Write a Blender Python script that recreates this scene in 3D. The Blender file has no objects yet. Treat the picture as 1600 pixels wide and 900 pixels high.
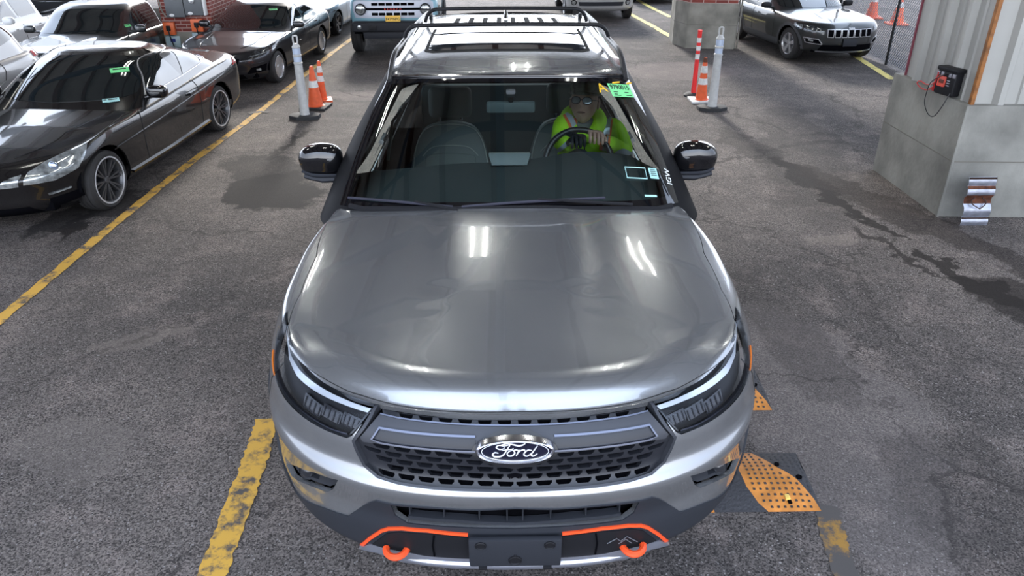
import bpy, bmesh, math, random
import numpy as np
from mathutils import Vector, Matrix, geometry
from mathutils.bvhtree import BVHTree
random.seed(7); rng = np.random.default_rng(7)
scene = bpy.context.scene
COL = scene.collection
D2R = math.pi/180

# ---------------------------------------------------------------- camera
CF, CT, CH, CA, CY, CR, CX = 1175.3, 0.4853, 2.5097, 1.8937, 0.0124, -0.0030, -0.032
cam_data = bpy.data.cameras.new('camera'); cam = bpy.data.objects.new('camera', cam_data); COL.objects.link(cam)
cam_data.sensor_width = 36.0; cam_data.lens = CF/1600*36.0; cam_data.clip_start = 0.05; cam_data.clip_end = 400
M3 = Matrix.Rotation(-CY, 3, 'Z') @ Matrix.Rotation(math.pi/2-CT, 3, 'X') @ Matrix.Rotation(CR, 3, 'Z')
cam.matrix_world = Matrix.Translation((CX, -CA, CH)) @ M3.to_4x4()
scene.camera = cam
CAMO = Vector((CX, -CA, CH))
def pray(px, py):
    "world direction through photo pixel (1600x900)"
    return (M3 @ Vector(((px-800)/CF, -(py-450)/CF, -1.0))).normalized()
def at(axis, val, px, py):
    d = pray(px, py); k = (val-CAMO[axis])/d[axis]; return CAMO + d*k
def gnd(px, py, z=0.0): return at(2, z, px, py)

# ---------------------------------------------------------------- world, sun, exposure
scene.view_settings.view_transform = 'Standard'; scene.view_settings.look = 'None'
scene.view_settings.gamma = 1.0; scene.view_settings.use_curve_mapping = False
scene.view_settings.exposure = 0.25
w = bpy.data.worlds.new('world'); scene.world = w; w.use_nodes = True
wn = w.node_tree.nodes; wl = w.node_tree.links; wn.clear()
wo = wn.new('ShaderNodeOutputWorld'); wb = wn.new('ShaderNodeBackground')
tc = wn.new('ShaderNodeTexCoord'); sep = wn.new('ShaderNodeSeparateXYZ'); rmp = wn.new('ShaderNodeValToRGB')
noi = wn.new('ShaderNodeTexNoise'); noi.inputs['Scale'].default_value = 2.2; noi.inputs['Detail'].default_value = 5
mx = wn.new('ShaderNodeMixRGB'); mx.blend_type = 'MULTIPLY'; mx.inputs[0].default_value = 0.35
rmp.color_ramp.elements[0].position = 0.0; rmp.color_ramp.elements[0].color = (0.88, 0.92, 1.0, 1)
rmp.color_ramp.elements[1].position = 0.7; rmp.color_ramp.elements[1].color = (0.62, 0.74, 0.95, 1)
wl.new(tc.outputs['Generated'], sep.inputs[0]); wl.new(sep.outputs['Z'], rmp.inputs[0])
wl.new(tc.outputs['Generated'], noi.inputs['Vector']); wl.new(rmp.outputs[0], mx.inputs[1]); wl.new(noi.outputs['Fac'], mx.inputs[2])
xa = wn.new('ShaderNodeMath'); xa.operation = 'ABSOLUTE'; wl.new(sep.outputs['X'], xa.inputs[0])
xr = wn.new('ShaderNodeValToRGB'); xr.color_ramp.elements[0].position = .45; xr.color_ramp.elements[0].color = (1, 1, 1, 1); xr.color_ramp.elements[1].position = .95; xr.color_ramp.elements[1].color = (.40, .42, .46, 1)  # added side dimming of the sky, to cut reflections on the car flanks
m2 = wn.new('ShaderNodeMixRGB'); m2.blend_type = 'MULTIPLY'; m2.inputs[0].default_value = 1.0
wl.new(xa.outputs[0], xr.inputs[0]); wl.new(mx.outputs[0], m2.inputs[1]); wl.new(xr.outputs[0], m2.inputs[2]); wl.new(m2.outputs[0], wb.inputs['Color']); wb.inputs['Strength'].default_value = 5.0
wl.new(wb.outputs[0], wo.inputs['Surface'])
sd = bpy.data.lights.new('sun', 'SUN'); sd.energy = 4.5; sd.angle = 0.14; sd.color = (1.0, 0.95, 0.88)
so = bpy.data.objects.new('sun', sd); COL.objects.link(so); so.rotation_euler = (math.radians(-69), 0, math.radians(4))

# ---------------------------------------------------------------- materials
def srgb(r, g, b):
    f = lambda c: (c/255/12.92) if c/255 <= .04045 else ((c/255+.055)/1.055)**2.4
    return (f(r), f(g), f(b))
MATS = {}
def mat(name, col, rough=0.5, metal=0.0, coat=0.0, emis=None, estr=0, noise=0.0, nscale=8.0, bump=0.0, bscale=60.0, spec=0.5, crough=0.03):
    if name in MATS: return MATS[name]
    m = bpy.data.materials.new(name); m.use_nodes = True; MATS[name] = m
    nt = m.node_tree; b = nt.nodes['Principled BSDF']
    b.inputs['Base Color'].default_value = (*col, 1); b.inputs['Roughness'].default_value = rough
    b.inputs['Metallic'].default_value = metal; b.inputs['Coat Weight'].default_value = coat
    b.inputs['Coat Roughness'].default_value = crough; b.inputs['Specular IOR Level'].default_value = spec
    if emis: b.inputs['Emission Color'].default_value = (*emis, 1); b.inputs['Emission Strength'].default_value = estr
    t = nt.nodes.new('ShaderNodeTexCoord')
    if noise > 0:
        n = nt.nodes.new('ShaderNodeTexNoise'); n.inputs['Scale'].default_value = nscale; n.inputs['Detail'].default_value = 6
        nt.links.new(t.outputs['Object'], n.inputs['Vector'])
        r = nt.nodes.new('ShaderNodeValToRGB')
        r.color_ramp.elements[0].position = .3; r.color_ramp.elements[1].position = .7
        r.color_ramp.elements[0].color = (*[c*(1-noise) for c in col], 1); r.color_ramp.elements[1].color = (*[min(1, c*(1+noise)) for c in col], 1)
        nt.links.new(n.outputs['Fac'], r.inputs[0]); nt.links.new(r.outputs[0], b.inputs['Base Color'])
    if bump > 0:
        n2 = nt.nodes.new('ShaderNodeTexNoise'); n2.inputs['Scale'].default_value = bscale; n2.inputs['Detail'].default_value = 4
        nt.links.new(t.outputs['Object'], n2.inputs['Vector'])
        bp = nt.nodes.new('ShaderNodeBump'); bp.inputs['Strength'].default_value = bump; bp.inputs['Distance'].default_value = 0.01
        nt.links.new(n2.outputs['Fac'], bp.inputs['Height']); nt.links.new(bp.outputs[0], b.inputs['Normal'])
    return m
def paint(name, col, metal=0.6, rough=0.35): return mat(name, col, rough, metal, 1.0, noise=0.05, nscale=400, spec=.5)
def glassmat(name, tint, refl=1.0, ior=1.5, rough=0.0):
    if name in MATS: return MATS[name]
    m = bpy.data.materials.new(name); m.use_nodes = True; MATS[name] = m; nt = m.node_tree; nt.nodes.clear()
    o = nt.nodes.new('ShaderNodeOutputMaterial'); mixn = nt.nodes.new('ShaderNodeMixShader')
    tr = nt.nodes.new('ShaderNodeBsdfTransparent'); tr.inputs[0].default_value = (*tint, 1)
    gl = nt.nodes.new('ShaderNodeBsdfGlossy'); gl.inputs['Roughness'].default_value = rough; gl.inputs['Color'].default_value = (refl, refl, refl, 1)
    fr = nt.nodes.new('ShaderNodeFresnel'); fr.inputs[0].default_value = ior
    nt.links.new(fr.outputs[0], mixn.inputs[0]); nt.links.new(tr.outputs[0], mixn.inputs[1]); nt.links.new(gl.outputs[0], mixn.inputs[2]); nt.links.new(mixn.outputs[0], o.inputs[0])
    return m

# ---------------------------------------------------------------- object helpers
def tag(o, label=None, cat=None, group=None, kind=None):
    if label: o['label'] = label
    if cat: o['category'] = cat
    if group: o['group'] = group
    if kind: o['kind'] = kind
    return o
def empty(name, loc=(0, 0, 0), rz=0.0, sc=1.0, label=None, cat=None, group=None):
    o = bpy.data.objects.new(name, None); COL.objects.link(o); o.location = loc; o.rotation_euler = (0, 0, rz); o.scale = (sc, sc, sc)
    o.empty_display_size = .1
    tag(o, label, cat, group); return o
def mobj(name, verts, faces, m, parent=None, normals=None, smooth=True, sharp=None):
    me = bpy.data.meshes.new(name); me.from_pydata([tuple(map(float, v)) for v in verts], [], [tuple(int(i) for i in f) for f in faces])
    me.materials.append(m)
    if smooth: me.polygons.foreach_set('use_smooth', [True]*len(me.polygons))
    me.update()
    if normals is not None: me.normals_split_custom_set_from_vertices([tuple(map(float, n)) for n in normals])
    elif smooth and sharp: me.set_sharp_from_angle(angle=math.radians(sharp))
    o = bpy.data.objects.new(name, me); COL.objects.link(o)
    if parent: o.parent = parent
    return o
def bobj(name, bm, m, parent=None, sharp=35, loc=None):
    bmesh.ops.recalc_face_normals(bm, faces=bm.faces)
    me = bpy.data.meshes.new(name); bm.to_mesh(me); bm.free()
    for mm in (m if isinstance(m, (list, tuple)) else [m]): me.materials.append(mm)
    if sharp is not None:
        me.polygons.foreach_set('use_smooth', [True]*len(me.polygons)); me.set_sharp_from_angle(angle=math.radians(sharp))
    o = bpy.data.objects.new(name, me); COL.objects.link(o)
    if parent: o.parent = parent
    if loc: o.location = loc
    return o
def box(bm, c, s, bev=0.0, rot=None, seg=2):
    r = bmesh.ops.create_cube(bm, size=1.0); vs = r['verts']
    bmesh.ops.scale(bm, vec=s, verts=vs)
    if bev > 0:
        es = list({e for v in vs for e in v.link_edges})
        rr = bmesh.ops.bevel(bm, geom=es, offset=bev, segments=seg, profile=.6, affect='EDGES')
        vs = list({v for f in rr['faces'] for v in f.verts} | {v for v in vs if v.is_valid})
    if rot is not None: bmesh.ops.rotate(bm, cent=(0, 0, 0), matrix=rot, verts=vs)
    bmesh.ops.translate(bm, vec=c, verts=vs); return vs
def prism(bm, poly, h, tf=None, bev=0.0):
    "poly: list of 2D points in XY extruded 0..h along Z, then tf (4x4)"
    vs = [bm.verts.new((p[0], p[1], 0)) for p in poly]; f = bm.faces.new(vs)
    r = bmesh.ops.extrude_face_region(bm, geom=[f]); nv = [g for g in r['geom'] if isinstance(g, bmesh.types.BMVert)]
    bmesh.ops.translate(bm, vec=(0, 0, h), verts=nv)
    allv = vs+nv
    if bev > 0:
        es = [e for e in {e for v in nv for e in v.link_edges} if all(q in nv for q in e.verts)]
        rr = bmesh.ops.bevel(bm, geom=es, offset=bev, segments=2, profile=.6, affect='EDGES')
        allv = list({v for f in rr['faces'] for v in f.verts} | {v for v in allv if v.is_valid})
    if tf is not None: bmesh.ops.transform(bm, matrix=tf, verts=allv)
    return allv
def tube(bm, pts, r, n=8, caps=True, closed=False):
    pts = [Vector(p) for p in pts]; N = len(pts); rs = r if isinstance(r, (list, tuple)) else [r]*N
    rings = []; up = None
    for i, p in enumerate(pts):
        a = pts[i-1] if (i > 0 or closed) else p; b = pts[(i+1) % N] if (i < N-1 or closed) else p
        d = (b-a).normalized()
        if up is None: up = d.orthogonal().normalized()
        up = (up-d*up.dot(d)); up = up.normalized() if up.length > 1e-6 else d.orthogonal().normalized()
        s = d.cross(up)
        rings.append([bm.verts.new(p+(up*math.cos(2*math.pi*k/n)+s*math.sin(2*math.pi*k/n))*rs[i]) for k in range(n)])
    for i in range(N if closed else N-1):
        A, B = rings[i], rings[(i+1) % N]
        for k in range(n): bm.faces.new((A[k], A[(k+1) % n], B[(k+1) % n], B[k]))
    if caps and not closed: bm.faces.new(rings[0][::-1]); bm.faces.new(rings[-1])
    return [v for R in rings for v in R]
def lathe(bm, prof, n=32, tf=None, cap=False):
    "prof: (r,z) list; revolve about Z"
    rings = []
    for r, z in prof: rings.append([bm.verts.new((r*math.cos(2*math.pi*k/n), r*math.sin(2*math.pi*k/n), z)) for k in range(n)])
    for A, B in zip(rings, rings[1:]):
        for k in range(n): bm.faces.new((A[k], A[(k+1) % n], B[(k+1) % n], B[k]))
    if cap: bm.faces.new(rings[0][::-1]); bm.faces.new(rings[-1])
    vs = [v for R in rings for v in R]
    if tf is not None: bmesh.ops.transform(bm, matrix=tf, verts=vs)
    return vs
def smooth_path(pts, n=8):
    "Catmull-Rom through points"
    P = [Vector(p) for p in pts]; out = []
    for i in range(len(P)-1):
        p0 = P[max(i-1, 0)]; p1 = P[i]; p2 = P[i+1]; p3 = P[min(i+2, len(P)-1)]
        for k in range(n):
            t = k/n; out.append(.5*((2*p1)+(-p0+p2)*t+(2*p0-5*p1+4*p2-p3)*t*t+(-p0+3*p1-3*p2+p3)*t**3))
    out.append(P[-1]); return out
def copy_tree(o, parent=None):
    c = o.copy(); COL.objects.link(c); c.parent = parent
    for ch in list(o.children): copy_tree(ch, c)
    return c
def text_mesh(name, txt, size, m, parent=None, mtx=None, extrude=0.001, align='CENTER', shear=0.0, bold=0.0, space=1.0):
    cu = bpy.data.curves.new(name, 'FONT'); cu.body = txt; cu.size = size; cu.extrude = extrude; cu.align_x = align; cu.align_y = 'CENTER'
    cu.shear = shear; cu.offset = bold; cu.space_character = space; cu.resolution_u = 3
    o = bpy.data.objects.new(name, cu); COL.objects.link(o)
    dg = bpy.context.evaluated_depsgraph_get(); me = bpy.data.meshes.new_from_object(o.evaluated_get(dg))
    bpy.data.objects.remove(o); bpy.data.curves.remove(cu)
    me.materials.clear(); me.materials.append(m)
    if mtx is not None: me.transform(mtx)
    o = bpy.data.objects.new(name, me); COL.objects.link(o)
    if parent: o.parent = parent
    return o

# ---------------------------------------------------------------- parametric shells
def interp_rows(P, kt, t):
    P = np.asarray(P, float); K = len(kt); m = np.zeros_like(P)
    for k in range(K):
        if k == 0: m[k] = (P[1]-P[0])/(kt[1]-kt[0])
        elif k == K-1: m[k] = (P[-1]-P[-2])/(kt[-1]-kt[-2])
        else:
            h0 = kt[k]-kt[k-1]; h1 = kt[k+1]-kt[k]; d0 = (P[k]-P[k-1])/h0; d1 = (P[k+1]-P[k])/h1
            m[k] = (d0*h1+d1*h0)/(h0+h1)
    out = []
    for tt in t:
        k = min(max(np.searchsorted(kt, tt)-1, 0), K-2); h = kt[k+1]-kt[k]; s = (tt-kt[k])/h
        out.append((2*s**3-3*s*s+1)*P[k]+(s**3-2*s*s+s)*h*m[k]+(-2*s**3+3*s*s)*P[k+1]+(s**3-s*s)*h*m[k+1])
    return np.array(out)
def outline(yf, yr, W, Lf, nf, Lr, nr, nu):
    ph = np.linspace(0, math.pi/2, 160)
    s, c = np.sin(ph), np.cos(ph)
    F = np.stack([W*s**(2/nf), yf+Lf*(1-c**(2/nf))], 1); R = np.stack([W*s**(2/nr), yr-Lr*(1-c**(2/nr))], 1)[::-1]
    P = np.concatenate([F, R]); d = np.r_[0, np.cumsum(np.hypot(*np.diff(P, axis=0).T))]
    t = np.linspace(0, d[-1], nu); return np.stack([np.interp(t, d, P[:, 0]), np.interp(t, d, P[:, 1])], 1), d[-1]
def lerp_tab(tab, y): return np.interp(y, [a[0] for a in tab], [a[1] for a in tab])
class Surf:
    def __init__(s, rows, ulen, nv=110):
        rows = np.array(rows); s.nu = rows.shape[1]; mid = int(s.nu*.42)
        d = np.linalg.norm(np.diff(rows[:, [0, mid]], axis=0), axis=2).max(1); d = np.maximum(d, .006)
        s.kt = np.r_[0, np.cumsum(d)]; s.V = s.kt[-1]; s.U = ulen
        s.nv = nv; s.vs = np.linspace(0, s.V, nv); s.G = interp_rows(rows, s.kt, s.vs)
        s.G[:, 0, 0] = 0; s.G[:, -1, 0] = 0
        gu = np.gradient(s.G, axis=1); gv = np.gradient(s.G, axis=0); N = np.cross(gu, gv); l = np.linalg.norm(N, axis=2, keepdims=True)
        N = N/np.maximum(l, 1e-9); bad = l[..., 0] < 1e-9; N[bad] = (0, 0, 1)
        # orient outwards: at side middle x should be > 0
        if N[nv//4, mid, 0] < 0: N = -N
        N[:, 0, 0] = 0; N[:, -1, 0] = 0; N /= np.maximum(np.linalg.norm(N, axis=2, keepdims=True), 1e-9); s.N = N
        idx = np.arange(nv*s.nu).reshape(nv, s.nu)
        a, b, c, d2 = idx[:-1, :-1].ravel(), idx[:-1, 1:].ravel(), idx[1:, 1:].ravel(), idx[1:, :-1].ravel()
        s.tri = np.concatenate([np.stack([a, b, c], 1), np.stack([a, c, d2], 1)])
        s.Vt = s.G.reshape(-1, 3); s.bvh = BVHTree.FromPolygons([tuple(v) for v in s.Vt], [tuple(int(q) for q in t) for t in s.tri])
        U, V = np.meshgrid(np.linspace(0, s.U, s.nu), s.vs); s.uv = np.stack([U.ravel(), V.ravel()], 1)
    def ev(s, u, v):
        u = np.clip(np.asarray(u, float)/s.U*(s.nu-1), 0, s.nu-1.0001); v = np.clip(np.asarray(v, float)/s.V*(s.nv-1), 0, s.nv-1.0001)
        i = u.astype(int); j = v.astype(int); a = (u-i)[:, None]; b = (v-j)[:, None]
        f = lambda G: (G[j, i]*(1-a)+G[j, i+1]*a)*(1-b)+(G[j+1, i]*(1-a)+G[j+1, i+1]*a)*b
        N = f(s.N); N /= np.maximum(np.linalg.norm(N, axis=1, keepdims=True), 1e-9); return f(s.G), N
    def _uv(s, fi, co):
        t = s.tri[fi]; A, B, C = s.Vt[t]; p = np.array(co)
        v0, v1, v2 = B-A, C-A, p-A; d00, d01, d11, d20, d21 = v0@v0, v0@v1, v1@v1, v2@v0, v2@v1; dn = d00*d11-d01*d01
        if abs(dn) < 1e-16: return tuple(s.uv[t[0]])
        bb = (d11*d20-d01*d21)/dn; cc = (d00*d21-d01*d20)/dn
        return tuple(s.uv[t[0]]*(1-bb-cc)+s.uv[t[1]]*bb+s.uv[t[2]]*cc)
    def hit(s, o, d):
        o = Vector(o); d = Vector(d).normalized()
        co, n, fi, ds = s.bvh.ray_cast(o, d)
        if fi is None:
            best = None
            for k in np.linspace(0.5, 30, 500):
                r = s.bvh.find_nearest(o+d*k)
                if r[2] is not None and (best is None or r[3] < best[3]): best = r
            co, n, fi, ds = best
        return s._uv(fi, co)
    def near(s, p):
        co, n, fi, ds = s.bvh.find_nearest(Vector(p)); return s._uv(fi, co)
    def F(s, pts): return [s.hit((abs(x), -5, z), (0, 1, 0)) for x, z in pts]       # front view (x,z)
    def B(s, pts): return [s.hit((abs(x), 12, z), (0, -1, 0)) for x, z in pts]      # rear view
    def S(s, pts): return [s.hit((5, y, z), (-1, 0, 0)) for y, z in pts]            # side view (y,z)
    def T(s, pts): return [s.hit((abs(x), y, 6), (0, 0, -1)) for x, y in pts]       # top view (x,y)
    def C(s, pts, root=None, mirror=None):                                          # through photo pixels
        out = []
        M = root.matrix_world.inverted() if root else Matrix.Identity(4)
        for p in pts:
            o = M @ CAMO; d = (M.to_3x3() @ pray(*p)).normalized()
            q = o+d*4
            mir = (q.x < 0) if mirror is None else mirror
            if mir: o.x = -o.x; d.x = -d.x
            out.append(s.hit(o, d))
        return out
def pip(P, poly):
    x, y = P[:, 0], P[:, 1]; r = np.zeros(len(P), bool); n = len(poly)
    for i in range(n):
        x1, y1 = poly[i]; x2, y2 = poly[(i+1) % n]
        if y1 == y2: continue
        c = ((y1 > y) != (y2 > y)) & (x < (x2-x1)*(y-y1)/(y2-y1)+x1); r ^= c
    return r
def resample(poly, step):
    out = []
    for i in range(len(poly)):
        a = np.array(poly[i]); b = np.array(poly[(i+1) % len(poly)]); n = max(1, int(math.ceil(np.hypot(*(b-a))/step)))
        for k in range(n): out.append(tuple(a+(b-a)*k/n))
    return out
def smooth_poly(poly, n=4, closed=True):
    P = [np.array(p, float) for p in poly]; out = []; N = len(P)
    for i in range(N if closed else N-1):
        g = lambda k: P[k % N] if closed else P[min(max(k, 0), N-1)]
        p0, p1, p2, p3 = g(i-1), g(i), g(i+1), g(i+2)
        for k in range(n):
            t = k/n; out.append(tuple(.5*((2*p1)+(-p0+p2)*t+(2*p0-5*p1+4*p2-p3)*t*t+(-p0+3*p1-3*p2+p3)*t**3)))
    if not closed: out.append(tuple(P[-1]))
    return out
def segdist(P, poly):
    d = np.full(len(P), 1e9); n = len(poly)
    for i in range(n):
        a = np.array(poly[i]); b = np.array(poly[(i+1) % n]); ab = b-a; L = ab@ab
        t = np.clip(((P-a)@ab)/max(L, 1e-12), 0, 1); d = np.minimum(d, np.hypot(*(P-(a+t[:, None]*ab)).T))
    return d
def tri_region(outer, holes, step, estep=None):
    estep = estep or step
    loops = [resample(outer, estep)]+[resample(h, estep) for h in holes]
    pts = []; edges = []
    for L in loops:
        b = len(pts); pts += L; edges += [(b+i, b+(i+1) % len(L)) for i in range(len(L))]
    o = np.array(outer); mn, mxx = o.min(0), o.max(0)
    gx, gy = np.meshgrid(np.arange(mn[0]+step*.5, mxx[0], step), np.arange(mn[1]+step*.5, mxx[1], step)); gx[1::2] += step*.5
    g = np.stack([gx.ravel(), gy.ravel()], 1)
    if len(g):
        k = pip(g, outer)
        for h in holes: k &= ~pip(g, h)
        g = g[k]
    if len(g):
        for L in loops: g = g[segdist(g, L if len(L) < 120 else L) > .45*min(step, estep*1.5)]
    pts += [tuple(p) for p in g]
    r = geometry.delaunay_2d_cdt([Vector(p) for p in pts], edges, [], 0, 1e-6)
    vc = np.array([tuple(v) for v in r[0]]); fc = np.array([f for f in r[2] if len(f) == 3])
    cen = vc[fc].mean(1); k = pip(cen, outer)
    for h in holes: k &= ~pip(cen, h)
    return vc, fc[k]
def patch(name, surf, outer, holes, m, parent, step=.04, estep=None, off=0.0, thick=0.0, mirror=True, disp=None, side=None):
    """surface panel cut from a shell: outer/holes in (u,v); off = lift along the normal; thick = rim turned inwards.
    mirror=True: one mesh spanning both halves; side=+1/-1: a mesh on that half only"""
    outer = [(max(0, p[0]), p[1]) for p in outer]
    vc, fc = tri_region(outer, holes, step, estep)
    P, N = surf.ev(vc[:, 0], vc[:, 1])
    o = off if disp is None else off+disp(vc, P)
    P = P+N*(o[:, None] if isinstance(o, np.ndarray) else o)
    used = np.unique(fc); rm = -np.ones(len(P), int); rm[used] = np.arange(len(used)); P, N, fc = P[used], N[used], rm[fc]
    V, F, NN = P, fc, N
    # orient faces
    fn = np.cross(V[F[:, 1]]-V[F[:, 0]], V[F[:, 2]]-V[F[:, 0]]); flip = (fn*NN[F[:, 0]]).sum(1) < 0; F = F.copy(); F[flip] = F[flip][:, ::-1]
    if disp is not None:
        fn = np.cross(V[F[:, 1]]-V[F[:, 0]], V[F[:, 2]]-V[F[:, 0]]); NN = np.zeros_like(V)
        for k in range(3): np.add.at(NN, F[:, k], fn)
        NN /= np.maximum(np.linalg.norm(NN, axis=1, keepdims=True), 1e-9)
        NN[np.abs(V[:, 0]) < 1e-5, 0] = 0; NN /= np.maximum(np.linalg.norm(NN, axis=1, keepdims=True), 1e-9)
    V = [tuple(v) for v in V]; NN = [tuple(n) for n in NN]; Fl = [tuple(f) for f in F]
    if thick > 0:
        ed = {}
        for f in Fl:
            for a, b in ((f[0], f[1]), (f[1], f[2]), (f[2], f[0])): ed[(a, b)] = 1
        for (a, b) in list(ed):
            if (b, a) in ed: continue
            pa, pb = Vector(V[a]), Vector(V[b])
            if abs(pa.x) < 1e-5 and abs(pb.x) < 1e-5: continue
            na, nb = Vector(N[a]), Vector(N[b]); rn = (pb-pa).cross((na+nb)*.5)
            if rn.length < 1e-9: continue
            rn.normalize(); k = len(V)
            V += [tuple(pa), tuple(pb), tuple(pb-nb*thick), tuple(pa-na*thick)]; NN += [tuple(rn)]*4; Fl.append((k+1, k, k+3, k+2))
    if side is not None and side < 0:
        V = [(-v[0], v[1], v[2]) for v in V]; NN = [(-n[0], n[1], n[2]) for n in NN]; Fl = [f[::-1] for f in Fl]
    elif side is None and mirror:
        k = len(V); V += [(-v[0], v[1], v[2]) for v in V]; NN += [(-n[0], n[1], n[2]) for n in NN]; Fl += [tuple(i+k for i in f[::-1]) for f in Fl]
    return mobj(name, V, Fl, m, parent, normals=NN)
def band(line, w, closed=False):
    "2D polyline -> polygon of width w"
    P = [np.array(p, float) for p in line]; L, R = [], []
    for i, p in enumerate(P):
        a = P[max(i-1, 0)]; b = P[min(i+1, len(P)-1)]; d = b-a; d /= max(np.hypot(*d), 1e-9); n = np.array([-d[1], d[0]])
        ww = w[i] if isinstance(w, (list, tuple)) else w
        L.append(tuple(p+n*ww/2)); R.append(tuple(p-n*ww/2))
    return L+R[::-1]
def strip(name, surf, line, w, m, parent, off=.003, thick=.003, **k):
    line = [p for i, p in enumerate(line) if i == 0 or np.hypot(p[0]-line[i-1][0], p[1]-line[i-1][1]) > 1e-4]
    wm = min(w) if isinstance(w, (list, tuple)) else w
    return patch(name, surf, band(line, w), [], m, parent, step=max(wm*1.0, .01), estep=.02, off=off, thick=thick, **k)
def shell_body(levels, ftab, Lf, nf, Lr, nr, cap, nu=220, nv=110, spine=None, taper=None, capn=(.03, .07, .12, .18, .25, .33, .41, .5, .6, .7, .8, .9, 1.0)):
    """levels: (yf, zf, W, zs, yr, zr); cap(x,y,X,Y,zedge)->z ; last level's z comes from cap"""
    rows = []; ul = 0
    for i, (yf, zf, W, zs, yr, zr) in enumerate(levels):
        o, L = outline(yf, yr, W, Lf, nf, Lr, nr, nu); ul = max(ul, L)
        x, y = o[:, 0], o[:, 1]; s = np.clip((y-yf)/ftab[0], 0, 1); s = s*s*(3-2*s); e = np.clip((y-(yr-ftab[1]))/ftab[1], 0, 1); e = e*e*(3-2*e)
        z = zf*(1-s)+zs*s; z = z*(1-e)+zr*e
        if taper: tq = np.clip((y-taper[1])/(taper[2]-taper[1]), 0, 1); x = x*(1-taper[0]*tq*tq*(3-2*tq)*np.clip((z-taper[3])/(taper[4]-taper[3]), 0, 1))
        rows.append(np.stack([x, y, z], 1))
    last = rows[-1]; last[:, 2] = cap(last[:, 0], last[:, 1], levels[-1][2])
    yA, yB = spine
    for c in capn:
        cc = c; ys = np.clip(last[:, 1], yA, yB); x = last[:, 0]*(1-cc); y = last[:, 1]*(1-cc)+ys*cc
        rows.append(np.stack([x, y, cap(x, y, levels[-1][2])], 1))
    return Surf(rows, ul, nv)
def rectuv(surf): return [(0, 0), (surf.U, 0), (surf.U, surf.V), (0, surf.V)]
def circ(cy, cz, r, n=36, a0=0, a1=360): return [(cy+r*math.cos(math.radians(a0+(a1-a0)*k/n)), cz+r*math.sin(math.radians(a0+(a1-a0)*k/n))) for k in range(n)]
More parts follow.
